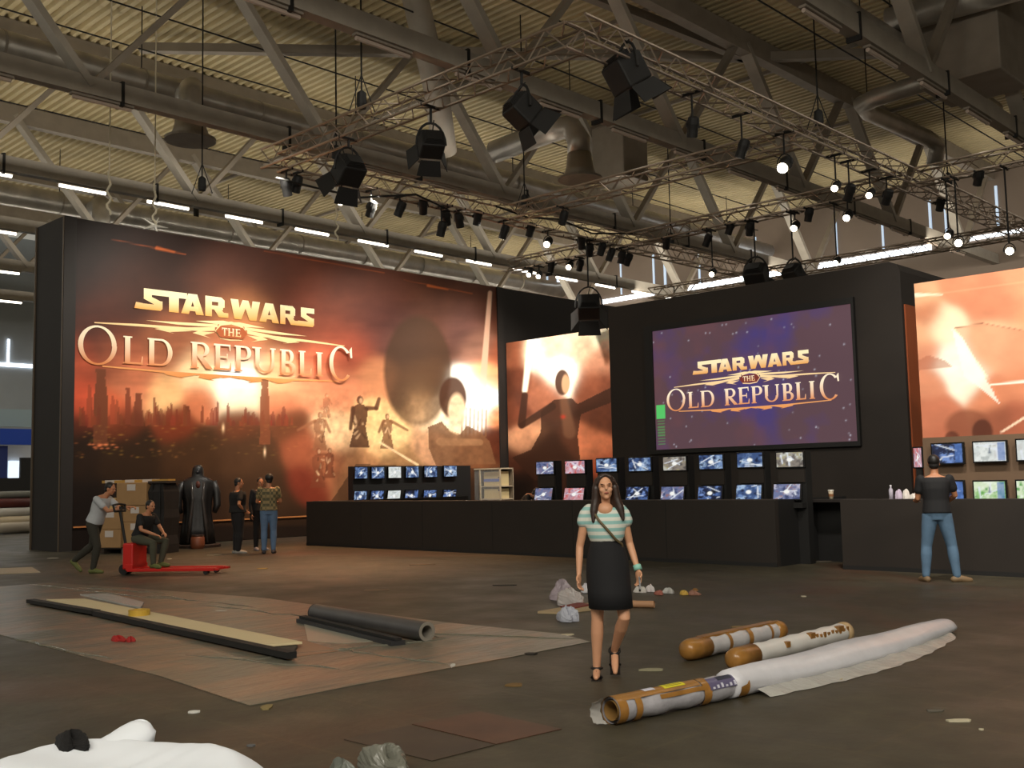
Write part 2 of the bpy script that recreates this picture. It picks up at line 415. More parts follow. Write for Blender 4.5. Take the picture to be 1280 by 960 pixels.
duct('ventilation_duct', 'silver elbow duct with a wide round outlet near the middle of the roof',
     [[tuple(b0), tuple(b0+(b1-b0)*.9), tuple(b1+Vector((.35, .1, -.1))), tuple(b1+Vector((.6, .2, -.6))), tuple(b1+Vector((.62, .2, -1.1)))]], [.42], tuple(b1+Vector((.62, .2, -2.0))))
duct('ventilation_duct', 'shiny silver duct behind the truss in the upper right corner', [[tuple(fl(960, -40, 14.6)), tuple(fl(1115, 55, 14.6)), tuple(fl(1240, 140, 14.6))]], [.4])
duct('ventilation_duct', 'bent silver duct turning back in a U under the dark roof at right',
     [[tuple(fl(1180, 95, 14)), tuple(fl(1095, 122, 14)), tuple(fl(1078, 130, 14)), tuple(fl(1085, 140, 14)), tuple(fl(1158, 172, 14)), tuple(fl(1172, 182, 13.8)), tuple(fl(1168, 205, 13.2))]], [.3])
duct('ventilation_duct', 'short silver duct along the top right edge of the roof', [[tuple(fl(1110, 28, 15.4)), tuple(fl(1280, -20, 15.4))]], [.42])
for (p, s, lab) in [((775, 195), (1.6, 1.6, 2.2), 'grey box air handler hanging under the roof right of the elbow duct'), ((1215, 60), (2.4, 2.4, 2.6), 'dark air handler box under the roof in the upper right'),
                    ((245, 300), (1.6, 1.6, 1.4), 'small grey air handler box beyond the far trusses')]:
    c = fl(*p, 14.6); t = thing('air_handler', lab, 'air handler', tuple(c), 'air handlers')
    MB().box(c, s).build('casing', M_DSTEEL, t, bevel=.05); MB().bx(c.x-.1, c.x+.1, c.y-.1, c.y+.1, c.z+s[2]/2-.05, DECKZ+.01).build('hanger', M_BLACK, t)

# ------------------------------------------------------------------ the booth walls
BX, BY0, BY1, BH = -28.6, 12.03, 29.28, 9.2
M_BOOTH = mat('booth_black', (28, 22, 18), .7, noise=.15, nscale=1.2)
M_BOOTH2 = mat('booth_charcoal', (35, 28, 22), .75, noise=.15, nscale=1.2)
M_TRIM = mat('wall_edge_trim', (92, 78, 62), .5)
t = thing('printed_wall', 'huge printed display wall with the large title over a glowing orange city skyline', 'display wall', (BX, BY0, 0))
MB().bx(BX-1.85, BX-.03, BY0, 38, 0, BH).build('wall_body', M_BOOTH, t)
MB().bx(BX-.03, BX+.02, BY0-.02, BY0+.06, 0, BH).build('corner_trim', M_TRIM, t)
MB().bx(BX-1.86, BX-1.8, BY0-.04, BY0, 0, BH).build('corner_trim', M_TRIM, t)
def pm1(x, y):
    P = [(80, 290, 60, 34, 22, 15), (200, 300, 60, 44, 24, 15), (330, 330, 60, 84, 42, 26), (450, 350, 60, 104, 58, 42), (560, 365, 40, 110, 66, 48), (620, 370, 30, 96, 54, 36),
         (90, 360, 40, 46, 26, 20), (120, 400, 40, 104, 52, 36), (170, 360, 40, 82, 46, 32), (280, 360, 40, 104, 56, 36), (210, 425, 30, 170, 100, 66), (300, 395, 30, 226, 150, 96), (290, 430, 25, 214, 120, 80),
         (400, 400, 40, 150, 72, 46), (430, 430, 30, 168, 78, 54), (470, 400, 30, 112, 66, 60), (440, 380, 35, 112, 62, 48),
         (90, 450, 25, 190, 86, 56), (90, 500, 22, 222, 92, 60), (150, 440, 25, 168, 90, 60), (170, 475, 22, 224, 130, 90), (205, 490, 18, 250, 190, 130), (250, 462, 22, 255, 210, 160), (290, 470, 26, 255, 250, 220), (300, 490, 20, 255, 226, 186),
         (350, 470, 22, 252, 190, 140), (395, 478, 22, 240, 150, 108), (430, 490, 20, 224, 140, 100), (400, 450, 22, 226, 120, 84), (350, 500, 18, 222, 130, 90), (250, 500, 16, 226, 130, 86), (140, 510, 16, 228, 110, 70),
         (90, 530, 14, 96, 46, 28), (150, 530, 16, 132, 62, 34), (220, 530, 16, 150, 66, 36), (300, 530, 16, 132, 70, 40), (360, 530, 16, 128, 72, 42), (90, 570, 25, 54, 34, 20), (160, 575, 25, 66, 42, 22), (240, 575, 25, 92, 58, 32), (310, 570, 25, 100, 64, 38),
         (90, 640, 30, 34, 22, 16), (160, 640, 30, 40, 26, 18), (240, 630, 30, 70, 44, 26), (320, 625, 30, 84, 54, 32), (200, 680, 30, 40, 28, 20), (330, 670, 30, 62, 40, 24),
         (380, 560, 18, 182, 96, 62), (385, 600, 16, 150, 62, 40), (420, 540, 20, 250, 200, 150), (410, 580, 18, 200, 120, 80), (450, 590, 20, 214, 150, 100), (480, 545, 18, 250, 200, 140), (500, 590, 20, 190, 140, 92), (460, 520, 16, 248, 190, 130),
         (470, 470, 18, 214, 140, 96), (520, 480, 20, 140, 96, 66), (555, 520, 18, 255, 226, 190), (590, 500, 22, 255, 252, 240), (545, 560, 18, 216, 160, 120), (610, 470, 14, 240, 160, 110), (622, 440, 14, 168, 92, 62), (600, 430, 16, 170, 120, 100), (580, 400, 22, 124, 84, 76),
         (620, 520, 10, 250, 150, 90), (620, 555, 14, 110, 54, 34), (590, 575, 18, 140, 88, 56), (600, 620, 20, 90, 60, 40), (500, 620, 30, 100, 66, 40), (625, 400, 14, 110, 62, 44), (500, 420, 24, 104, 66, 56)]
    c = shep(x, y, P)  # swatches hold the print's own glow plus the spots' uneven brightness
    # clouds
    n = vnoise(x*.35, y*1.6, 26, 3); m = np.clip((520-y)/60, 0, 1)*np.clip((y-300)/160, 0, 1)
    c *= (1+(n-.5)[:, None]*.9*m[:, None]); c *= 1+(vnoise(x, y, 14, 9)-.5)[:, None]*.25
    # thin orange lines at the top
    for a, b in [((140, 299), (232, 318)), ((330, 314), (480, 341)), ((505, 350), (590, 367))]: c = stroke(c, x, y, a, b, .3, .8, (190, 96, 46), .55, 1)
    c = stroke(c, x, y, (196, 310), (218, 315), 2, 1, (214, 106, 46), .7); c = stroke(c, x, y, (535, 357), (560, 362), 1.6, .6, (230, 120, 56), .7)
    # towers of the skyline
    sk = (150, 66, 40)
    def tower(cx, top, w, base=528, col=sk, al=.75, pt=.45):
        nonlocal c; h = base-top
        c = poly(c, x, y, [(cx-w/2, base), (cx-w*.46, top+h*.35), (cx-w*.3, top+h*.12), (cx-w*pt*.4, top), (cx+w*pt*.4, top), (cx+w*.3, top+h*.12), (cx+w*.46, top+h*.35), (cx+w/2, base)], col, al)
    tower(126, 461, 18, 556, (134, 74, 46), .92, .9); tower(112, 481, 7, 535, (176, 80, 50)); tower(104, 508, 4); tower(160, 485, 8, 530, (150, 72, 46), .85, .9); tower(173, 491, 11, 532, (134, 66, 42), .85, 1)
    tower(141, 494, 6, 530, (190, 84, 52)); tower(146, 500, 5, 530, (180, 84, 52)); tower(193, 497, 5); tower(196, 508, 5); tower(187, 514, 5); tower(214, 503, 4); tower(210, 508, 4); tower(221, 511, 4); tower(234, 507, 9, 532, (126, 56, 32), .85, .9)
    rr = np.random.default_rng(4)
    for k in range(60):
        cx = 98+rr.random()*275; tower(cx, 503+rr.random()*20+(cx > 270)*4, 2.2+rr.random()*4, 532, (158+rr.integers(-24, 16), 72+rr.integers(-12, 10), 44), .6, .3)
    tower(253, 506, 3.5); tower(272, 502, 4); tower(331, 474, 13, 556, (150, 82, 50), .85, 1); tower(307, 509, 4); tower(285, 504, 4)
    for k in range(170):
        cx, cy = 95+rr.random()*290, 530+rr.random()*42
        c = glow(c, x, y, cx, cy, .9+rr.random()*2.4, .8, (236, 130+rr.integers(0, 60), 80), .4*rr.random()*(1 if cx < 220 else .4))
    for k in range(16): c = glow(c, x, y, 112+rr.random()*34, 555+rr.random()*6, 2.2, .9, (250, 140, 90), .7)
    c = glow(c, x, y, 279, 535, 1.6, 5, (255, 210, 160), .9); c = glow(c, x, y, 331, 565, 1.4, 5, (255, 214, 170), .9)
    # a plain dark rounded dome rising behind the figures (no face)
    c = blob(c, x, y, 522, 464, 42, 69, (84, 58, 38), .8, .12)
    c = glow(c, x, y, 524, 515, 18, 26, (230, 180, 130), .5)
    # light beam
    c = stroke(c, x, y, (612.5, 366), (602, 500), 2.6, 4.6, (216, 172, 146), .95, 1.5); c = glow(c, x, y, 596, 500, 18, 22, (255, 254, 246), .95)
    for k in range(7): c = stroke(c, x, y, (578+k*5, 508+rr.random()*6), (577+k*5, 545), .8, 1.2, (160, 110, 70), .6, 1)
    # generic, faceless figures
    def fig(cx, top, s, col, al=.85, arm=None, wide=1):
        nonlocal c
        c = blob(c, x, y, cx, top+3*s, 2.4*s, 3.2*s, col, al)
        c = poly(c, x, y, [(cx-6*s*wide, top+9*s), (cx-2*s, top+6*s), (cx+2*s, top+6*s), (cx+6*s*wide, top+9*s), (cx+5*s*wide, top+18*s), (cx+4*s, top+22*s), (cx+7*s*wide, top+38*s), (cx-8*s*wide, top+38*s), (cx-4*s, top+22*s), (cx-6*s*wide, top+18*s)], col, al)
        for k in range(9): a_ = cx+(rr.random()-.5)*9*s; b_ = top+(8+rr.random()*26)*s; c = stroke(c, x, y, (a_, b_), (a_+(rr.random()-.5)*5*s, b_+rr.random()*7*s), .5*s, .9*s, (246, 204, 158) if k % 3 else (70, 40, 26), .45, 1)
        c = blob(c, x, y, cx+.7*s, top+3.4*s, 1.3*s, 2*s, (226, 178, 136), .7, .4)
        if arm:
            for a, b in arm: c = stroke(c, x, y, (cx+a[0]*s, top+a[1]*s), (cx+b[0]*s, top+b[1]*s), 1.7*s, 1.2*s, col, al)
    fig(400, 515, 1.25, (176, 110, 74), .75, [((-5, 9), (-22, 18)), ((5, 9), (10, 20))]); fig(408, 492, .8, (190, 116, 80), .6, [((3, 7), (8, 16))])
    fig(450, 495, 1.7, (104, 62, 38), .9, [((5, 9), (12, 9)), ((12, 9), (14, 2)), ((-5, 9), (-7, 24))]); fig(484, 517, 1.15, (140, 88, 54), .8, [((4, 8), (22, 18)), ((-4, 8), (-9, 20))])
    fig(412, 560, 1.0, (140, 72, 46), .7, [((-4, 8), (-14, 8))]); fig(398, 560, 1.3, (150, 80, 52), .5)
    c = blob(c, x, y, 437, 600, 20, 50, (86, 46, 28), .5, .6)
    c = stroke(c, x, y, (475, 553), (522, 581), 1.1, 1.6, (250, 206, 160), .95, 1)
    # large bust with short dark hair, no features
    c = blob(c, x, y, 566, 497, 17, 26, (92, 54, 34), .95, .15); c = blob(c, x, y, 571, 514, 11, 22, (244, 206, 168), .9, .3)
    c = poly(c, x, y, [(535, 534), (552, 527), (562, 538), (575, 543), (584, 532), (600, 540), (612, 552), (620, 580), (545, 582), (536, 560)], (146, 100, 68), .85)
    c = stroke(c, x, y, (550, 552), (600, 553), 5, 4, (178, 130, 92), .8); c = stroke(c, x, y, (562, 538), (572, 543), 1, 1, (240, 200, 150), .7)
    # dark sloping shape at the lower left of the screens
    c = poly(c, x, y, [(405, 640), (445, 580), (600, 585), (620, 640)], (60, 36, 22), .6)
    tx = (vnoise(x, y, 6, 71, 3)-.5)*.5*np.clip((x-370)/30, 0, 1)*np.clip((y-480)/25, 0, 1)*np.clip((610-y)/20, 0, 1); c *= (1+tx)[:, None]
    c = over(c, np.clip((y-655)/4, 0, 1)*.7, (34, 22, 15))
    c = punch(c)
    return c
pic = picture('printed_picture', (BX, BY0+.35, 0.02), (0, BY1-BY0-.35, 0), (0, 0, BH-.03), 500, 262, pm1, M_PRINT, t)
MB().bx(BX+.0, BX+.05, BY0, BY0+.34, 0, BH).build('black_border', M_BOOTH, t)
MB().bx(BX+.0, BX+.06, 28.95, BY1, 0, BH).build('black_border', M_BOOTH, t)
MB().bx(BX+.02, BX+.05, 12.4, 22.5, .62, .66).build('gold_strip', mat('gold_strip', (190, 120, 66), .5), t)

# ---- logo built as flat lettering: layout in units of the logo's width
def ringpoly(cx, cy, ro, ri, a0, a1, n=28, sh=(0, 0)):
    A = [math.radians(a0+(a1-a0)*i/n) for i in range(n+1)]; out = []
    for i in range(n):
        q = []
        for a, r, s in ((A[i], ro, (0, 0)), (A[i+1], ro, (0, 0)), (A[i+1], ri, sh), (A[i], ri, sh)): q.append((cx+s[0]+r[0]*math.cos(a), cy+s[1]+r[1]*math.sin(a)))
        out.append(q)
    return out
def rect(x0, y0, x1, y1): return [(x0, y0), (x1, y0), (x1, y1), (x0, y1)]
def serif_glyph(ch, x0, x1, y0, y1, sw=.017, th=.006):
    h = y1-y0; wd = x1-x0; P = []; s = .35*sw
    def stem(x, a=y0, b=y1, ser=True):
        m = (a+b)/2; P.append(rect(x, a, x+sw, m)); P.append(rect(x, m, x+sw, b))
        if ser: P.append(rect(x-s, a, x+sw+s, a+th*.7)); P.append(rect(x-s, b-th*.7, x+sw+s, b))
    if ch in 'OC':
        cx, cy = (x0+x1)/2, (y0+y1)/2; ro = (wd/2, h/2); ri = (wd/2-sw*.9, h/2-th)
        if ch == 'O': P += ringpoly(cx, cy, ro, ri, 0, 360, 44)
        else:
            P += ringpoly(cx, cy, ro, (wd/2-sw, h/2-th), 42, 318, 44); P.append([(cx+ro[0]*.80, cy+h*.18), (cx+ro[0]*.95, cy+h*.18), (cx+ro[0]*.92, y1), (cx+ro[0]*.70, cy+h*.40)])
    elif ch == 'I': stem(x0+(wd-sw)/2)
    elif ch == 'L': stem(x0+s); P.append(rect(x0+s, y0, x1, y0+th)); P.append([(x1-th*1.4, y0), (x1, y0), (x1, y0+h*.3), (x1-th*.5, y0+h*.3)])
    elif ch == 'E':
        stem(x0+s); P.append(rect(x0, y0, x1, y0+th)); P.append(rect(x0, y1-th, x1-.004, y1)); P.append(rect(x0+s, (y0+y1)/2-th/2, x1-wd*.25, (y0+y1)/2+th/2))
        P.append([(x1-th*1.4, y0), (x1, y0), (x1, y0+h*.3), (x1-th*.5, y0+h*.3)]); P.append([(x1-th*1.6, y1), (x1-.003, y1), (x1-.003, y1-h*.25), (x1-th, y1-h*.25)]); P.append(rect(x1-wd*.27, y0+h*.36, x1-wd*.2, y0+h*.64))
    elif ch in 'DPRB':
        stem(x0+s); xs = x0+s+sw
        def bowl(a, b, xr):
            cy = (a+b)/2; ry = (b-a)/2; cx = xs+(xr-xs)*.35; P.append(rect(xs-.003, b-th, cx, b)); P.append(rect(xs-.003, a, cx, a+th))
            P.extend(ringpoly(cx, cy, (xr-cx, ry), (max(xr-cx-sw*.9, .002), ry-th), -90, 90, 16))
        if ch == 'D': bowl(y0, y1, x1)
        else: bowl(y0+h*.46, y1, x1-(wd*.12 if ch != 'P' else 0))
        if ch == 'B': bowl(y0, y0+h*.5, x1)
        if ch == 'R': P.append([(xs, y0+h*.46), (xs+sw*1.1, y0+h*.46), (x1+.004, y0), (x1-sw*1.1, y0)])
    elif ch == 'U':
        stem(x0+s, y0+h*.35, y1, False); P.append(rect(x0-s, y1-th*.7, x0+sw+2*s, y1)); xr = x1-s-sw*.6
        P.append(rect(xr, y0+h*.35, xr+sw*.6, y1)); P.append(rect(xr-s, y1-th*.7, x1, y1))
        cx = (x0+s+xr+sw*.6)/2; rx = (xr+sw*.6-x0-s)/2; P += ringpoly(cx, y0+h*.36, (rx, h*.36), (rx-sw*.8, h*.36-th), 180, 360, 22)
    elif ch == 'H': stem(x0); stem(x1-sw); P.append(rect(x0, (y0+y1)/2-th/2, x1, (y0+y1)/2+th/2))
    elif ch == 'T': stem(x0+(wd-sw)/2, ser=False); P.append(rect(x0, y1-th, x1, y1)); P.append(rect(x0, y1-h*.3, x0+th*.6, y1)); P.append(rect(x1-th*.6, y1-h*.3, x1, y1))
    return P
def block_glyph(ch, x0, x1, y0, y1):
    g = {'S': [rect(.18, .72, 1, 1), rect(.18, .5, .52, .8), [(.18, .5), (.52, .62), (.98, .42), (.62, .28)], rect(.6, .1, .98, .46), rect(0, 0, .9, .27), [(.9, 0), (.98, .1), (.98, .27), (.9, .27)]],
         'Z': [], 'T': [rect(0, .72, 1, 1), [(.30, 0), (.68, 0), (.68, .74), (.30, .74)]],
         'A': [[(0, 0), (.34, 0), (.52, .72), (.30, 1)], [(.66, 0), (1, 0), (.70, 1), (.48, .72)], [(.30, 1), (.38, .68), (.62, .68), (.70, 1)], rect(.24, .16, .76, .38)],
         'R': [rect(0, 0, .32, 1), rect(.3, .74, .78, 1), [(.62, .46), (.94, .5), (.94, .86), (.78, 1), (.62, .9)], rect(.3, .36, .86, .56), [(.40, .4), (.76, .4), (.92, .22), (.66, 0)], rect(.66, 0, 1.12, .24)],
         'W': [[(.13, 0), (.36, 0), (.26, 1), (0, 1)], [(.16, 0), (.36, 0), (.60, 1), (.40, 1)], [(.64, 0), (.84, 0), (.60, 1), (.40, 1)], [(.64, 0), (.87, 0), (1, 1), (.74, 1)]]}[ch]
    return [[(x0+(x1-x0)*a, y0+(y1-y0)*b) for a, b in q] for q in g]
def logo_parts():
    H0, H1 = .122, .207
    title = []
    for ch, a, b in zip('STARWARS', (.190, .262, .330, .415, .507, .617, .700, .772), (.268, .350, .410, .490, .620, .695, .765, .841)): title += block_glyph(ch, a, b, .296 if True else 0, .362)
    title += [[(.172, .296), (.2, .296), (.2, .314), (.178, .316)]]
    sub = []
    for ch, a, b in zip('OLDREPUBLIC', (0, .138, .216, .362, .444, .520, .592, .694, .768, .838, .897), (.119, .202, .300, .437, .508, .583, .678, .757, .822, .872, 1.0)):
        lo, hi = (H0, H1) if ch not in 'OC' or a > .9 and False else (.112, .222)
        if ch == 'C': lo, hi = .110, .236
        if ch == 'O': lo, hi = .112, .232
        sub += serif_glyph(ch, a, b, lo, hi)
    the = []
    for ch, a in zip('THE', (.474, .498, .524)): the += serif_glyph(ch, a, a+.02, .236, .262, .005, .003)
    orn = []
    for s in (-1, 1):
        f = lambda pts: [(.511+s*(p[0]), p[1]) for p in pts]
        orn += [f([(.06, .249), (.04, .278), (0, .286), (0, .276), (.034, .27), (.05, .249)]), f([(.06, .249), (.04, .225), (0, .221), (0, .226), (.034, .23), (.05, .249)]),
                f([(.05, .272), (.20, .266), (.30, .262), (.19, .258), (.05, .262)]), f([(.06, .262), (.16, .252), (.33, .248), (.462, .241), (.462, .238), (.30, .241), (.11, .244), (.06, .250)]),
                f([(.06, .244), (.10, .232), (.075, .224), (.14, .236), (.12, .244)]), f([(.14, .242), (.22, .232), (.20, .228), (.27, .238), (.24, .244)]),
                f([(0.0, .283), (.03, .286), (.13, .276), (.05, .272)])]
        orn += [f([(0, .106), (.20, .107), (.436, .112), (.436, .108), (.20, .1), (0, .1)]), f([(.02, .101), (.075, .090), (.06, .085), (.12, .093), (.11, .102)]), f([(.12, .102), (.18, .090), (.165, .086), (.23, .096), (.24, .103)]), f([(-.002, .101), (.03, .096), (.06, .101)])]
    return title, sub, the, orn
def put_logo(parent, org, U, W, off, m, bright, hexcol):
    org, U, off = Vector(org), Vector(U), Vector(off); V = Vector((0, 0, 1))
    tt, sb, th, orn = logo_parts()
    def mk(name, polys, ca, cb, v0, v1, lift):
        mb = MB(); cols = []
        for qi, q in enumerate(polys):
            mb.add([org+U*(p[0]*W)+V*((p[1]-.122)*W)+off*(lift+.045*qi) for p in q], [tuple(range(len(q)))])
            for p in q:
                t_ = min(1, max(0, (p[1]-v0)/(v1-v0))); cols.append(lin(ca)*(1-t_)*bright+lin(cb)*t_*bright)
        return mb.build(name, m, parent, cols=np.array(cols))
    mk('logo_ornament', orn, (232, 150, 84), (255, 226, 170), .09, .285, 1.0)
    mk('title_lettering', tt, (236, 164, 84), (255, 238, 190), .296, .345, 1.6)
    mk('subtitle_lettering', sb, (224, 140, 84), (255, 236, 205), .12, .2, 1.3)
    hx = [(.452, .249), (.470, .268), (.552, .268), (.570, .249), (.552, .229), (.470, .229)]
    mk('title_badge', [hx], hexcol, hexcol, 0, 1, 4.4)
    mk('badge_lettering', th, (244, 190, 130), (255, 236, 200), .236, .262, 4.6)
put_logo(pic, (BX, 12.46, 5.2), (0, 1, 0), 9.35, (.012, 0, 0), M_PRINT, 1.0, (176, 92, 52))

# ---- second print: end panel between the big wall and the screen wall
t = thing('printed_panel', 'printed panel with one standing figure and a light beam, right of the big printed wall', 'display panel', (-26, 29.42, 0))
MB().bx(BX+.02, -22.6, 29.44, 29.6, 0, 7.03).build('panel_body', M_BOOTH, t)
def pm2(x, y):
    P = [(640, 440, 14, 170, 100, 70), (640, 480, 14, 120, 66, 46), (636, 520, 14, 140, 76, 52), (668, 440, 12, 255, 240, 205), (700, 430, 18, 240, 190, 160), (730, 430, 18, 240, 196, 164), (755, 420, 14, 250, 220, 196), (700, 465, 16, 255, 246, 226), (745, 450, 16, 230, 160, 126),
         (680, 490, 14, 180, 110, 80), (745, 480, 16, 170, 96, 66), (756, 520, 14, 120, 66, 44), (650, 550, 14, 224, 160, 120), (640, 575, 14, 100, 54, 36), (670, 580, 16, 60, 34, 22), (740, 560, 16, 220, 130, 90), (750, 585, 14, 200, 96, 62), (700, 600, 20, 70, 38, 26), (640, 610, 20, 40, 26, 18), (740, 615, 20, 90, 44, 30)]
    c = shep(x, y, P); c *= 1+(vnoise(x, y, 12, 21)-.5)[:, None]*.6
    c = stroke(c, x, y, (664, 424), (656, 488), 4.5, 3, (255, 250, 226), 1, 3); c = glow(c, x, y, 704, 466, 16, 16, (255, 250, 236), .8)
    d = (72, 42, 28)
    c = poly(c, x, y, [(692, 500), (715, 498), (722, 505), (764, 484), (764, 503), (726, 518), (722, 545), (728, 600), (668, 600), (640, 572), (664, 562), (676, 540), (676, 515)], d, .88)
    c = stroke(c, x, y, (690, 508), (652, 532), 5, 4, d, .9); c = stroke(c, x, y, (652, 530), (656, 494), 5, 4, d, .9)
    c = blob(c, x, y, 703, 478, 9, 16, (92, 54, 36), .95, .15); c = blob(c, x, y, 707, 480, 5, 12, (232, 180, 138), .8, .3)
    c = stroke(c, x, y, (705, 502), (712, 540), 5, 8, (150, 104, 76), .6, 4); c = glow(c, x, y, 704, 521, 3, 2.5, (210, 60, 40), .9)
    return punch(c)
picture('printed_picture', (BX+.02, 29.42, .02), (-22.6-BX-.02, 0, 0), (0, 0, 7.0), 190, 220, pm2, M_PRINT, t)

# ---- screen wall
YS = 20.7
sl, sr = aty(763, 480, YS).x, aty(1131, 450, YS).x
sh = aty(1100, 329, YS).z
t = thing('screen_wall', 'tall black booth wall that carries the big projection screen', 'display wall', ((sl+sr)/2, YS, 0))
mb = MB(); c = .22
mb.add([], []); q = [(sl, 0), (sr, 0), (sr, sh-c), (sr-.06, sh-.07), (sr-c, sh), (sl, sh)]
mb.add([(a, YS, b) for a, b in q]+[(a, YS+2.6, b) for a, b in q], [tuple(range(6)), tuple(range(11, 5, -1))]+[(i, i+6, (i+1) % 6+6, (i+1) % 6) for i in range(6)])
mb.build('wall_body', M_BOOTH2, t)
MB().bx(sr, sr+.03, YS+.1, YS+2.6, .1, sh-.9).build('warm_lit_side', mat('warm_lit_brown', (150, 74, 36), .5, noise=.1, nscale=1), t)  # warm light on the black wall's side, put in as a brown panel
x0, x1 = aty(820, 490, YS).x, aty(1070, 465, YS).x; z0, z1 = 2.30, 5.17
t = thing('projection_screen', 'big glowing screen showing the gold title on a purple starfield', 'screen', ((x0+x1)/2, YS-.05, z0))
fr = MB(); fr.bx(x0-.24, x0, YS-.10, YS-.01, z0, z1); fr.bx(x1, x1+.06, YS-.10, YS-.01, z0, z1); fr.bx(x0-.24, x1+.06, YS-.10, YS-.01, z1, z1+.14); fr.bx(x0-.24, x1+.06, YS-.10, YS-.01, z0-.1, z0)
fr.build('screen_frame', M_BLACK, t)
def pscr(x, y):
    X, Y = x*4, y*2.3
    c = np.tile(lin((94, 68, 76)), (len(x), 1)); n = vnoise(X, Y, .8, 31)[:, None]; n2 = vnoise(X+9, Y, .5, 37)[:, None]
    c = c*(1-np.clip((n-.53)*3, 0, 1))+lin((72, 60, 122))*np.clip((n-.53)*3, 0, 1)
    c = c*(1-.4*np.clip((n2-.5)*3, 0, 1))+lin((120, 74, 74))*.4*np.clip((n2-.5)*3, 0, 1)
    c *= 1+(.12*np.clip(1-np.hypot(x-.9, y-.9)/.3, 0, 1))[:, None]
    r = np.random.default_rng(2)
    for k in range(70): a, b = r.random()*4, r.random()*2.3; c = glow(c, X, Y, a, b, .013, .013, (226, 226, 240), .2+.6*r.random())
    for k in range(11):
        c = poly(c, x, y, rect(.012, .04+k*.024, .05, .052+k*.024), (90, 160, 90), .6)
    c = poly(c, x, y, rect(.008, .26, .055, .37), (90, 214, 110), .9)
    return c
scr = picture('screen_face', (x0, YS-.06, z0), (x1-x0, 0, 0), (0, 0, z1-z0), 220, 130, pscr, M_SCREEN, t, hom=False)
put_logo(scr, (-14.73, YS-.06, 2.7+.121*4.46), (1, 0, 0), 4.46, (0, -.006, 0), M_SCREEN, 1.15, (120, 50, 44))

# ---- right print with television wall
YR, RH = 17.97, 4.91
t = thing('printed_panel', 'bright orange-white printed panel with a pale wedge shape, at the right edge', 'display panel', (-5.5, YR, 0))
xr0, xr1 = -7.5, -3.0; zb = 2.22
MB().bx(xr0, xr1, YR+.02, YR+.2, 0, RH).build('panel_body', M_BOOTH, t)
MB().bx(xr0, xr1, YR-.02, YR+.02, 0, zb).build('beige_lower_panel', mat('beige_panel', (104, 82, 62), .7, noise=.08, nscale=2), t)
def pm3(x, y):
    P = [(1150, 365, 16, 226, 170, 130), (1160, 395, 14, 190, 120, 86), (1200, 350, 20, 214, 140, 104), (1240, 370, 24, 206, 132, 98), (1275, 350, 24, 220, 150, 112), (1150, 420, 16, 232, 170, 130), (1180, 410, 18, 255, 226, 190), (1160, 440, 14, 212, 140, 108), (1190, 450, 18, 255, 250, 232), (1210, 470, 16, 255, 246, 222),
         (1160, 480, 14, 220, 146, 112), (1165, 520, 18, 200, 122, 92), (1240, 430, 20, 240, 190, 150), (1275, 440, 20, 232, 170, 132), (1240, 495, 16, 214, 136, 100), (1280, 520, 20, 170, 96, 70), (1250, 520, 14, 150, 86, 62), (1180, 545, 12, 190, 112, 84), (1290, 480, 20, 228, 150, 112), (1340, 400, 40, 220, 150, 110), (1340, 500, 40, 180, 110, 80)]
    c = shep(x, y, P); c *= 1+(vnoise(x*.6, y, 14, 51)-.5)[:, None]*.3
    c = stroke(c, x, y, (1143, 369), (1178, 368), 2.5, .6, (255, 240, 214), .9); c = stroke(c, x, y, (1143, 372), (1280, 353), .5, .5, (250, 196, 150), .6, 1)
    c = poly(c, x, y, [(1193, 409), (1228, 404), (1280, 413), (1340, 424), (1340, 500), (1252, 500), (1240, 478)], (206, 128, 92), .45)
    c = stroke(c, x, y, (1194, 410), (1228, 404), .6, .6, (120, 66, 46), .7, 1); c = stroke(c, x, y, (1228, 404), (1340, 424), .5, .5, (130, 74, 52), .6, 1)
    c = poly(c, x, y, [(1190, 412), (1202, 420), (1250, 505), (1205, 470)], (255, 252, 240), .7)
    c = stroke(c, x, y, (1238, 481), (1290, 476), 1.2, 1.6, (255, 244, 226), 1, 1); c = stroke(c, x, y, (1252, 540), (1290, 516), 1.2, 1.6, (255, 220, 190), .95, 1)
    c = poly(c, x, y, [(1145, 452), (1160, 444), (1180, 450), (1190, 458), (1145, 464)], (176, 106, 80), .6)
    c = blob(c, x, y, 1210, 532, 28, 20, (132, 76, 54), .75, .3); c = blob(c, x, y, 1228, 540, 13, 16, (80, 42, 30), .85, .2); c = blob(c, x, y, 1190, 547, 9, 8, (84, 44, 32), .8, .3)
    return c
picture('printed_picture', (xr0, YR, zb), (xr1-xr0, 0, 0), (0, 0, RH-zb), 170, 104, pm3, M_PRINT, t)
# ------------------------------------------------------------------ counters
CY, CX0, CX1, CH = 16.95, -24.23, -9.83, 1.19
t = thing('counter', 'long black booth counter running in front of the screens up to the dark opening', 'counter', ((CX0+CX1)/2, CY, 0))
MB().bx(CX0, CX1, CY, CY+.12, 0, CH).build('front_panel', M_BOOTH2, t)
MB().bx(CX1-.05, CX1, CY+.12, CY+2.75, 0, CH).build('side_panel', M_BLACK, t)
MB().bx(CX0, CX0+.12, CY+.12, CY+6, 0, CH).build('side_panel', M_BOOTH, t)
MB().bx(CX0+.12, CX1-.12, CY+.12, CY+.35, CH-.05, CH+.012).build('counter_ledge', mat('counter_ledge', (64, 55, 46), .5), t)
MB().bx(CX0, CX1, CY-.012, CY, 0, .07).build('kick_strip', M_BLACK, t)
s = MB()
for k in range(1, 6): x = CX0+(CX1-CX0)*k/6; s.bx(x-.006, x+.006, CY-.004, CY, .07, CH)
s.build('panel_seams', M_BLACK, t)
t = thing('counter', 'black booth counter at the right edge, below the orange printed panel', 'counter', (-6.5, 17.11, 0))
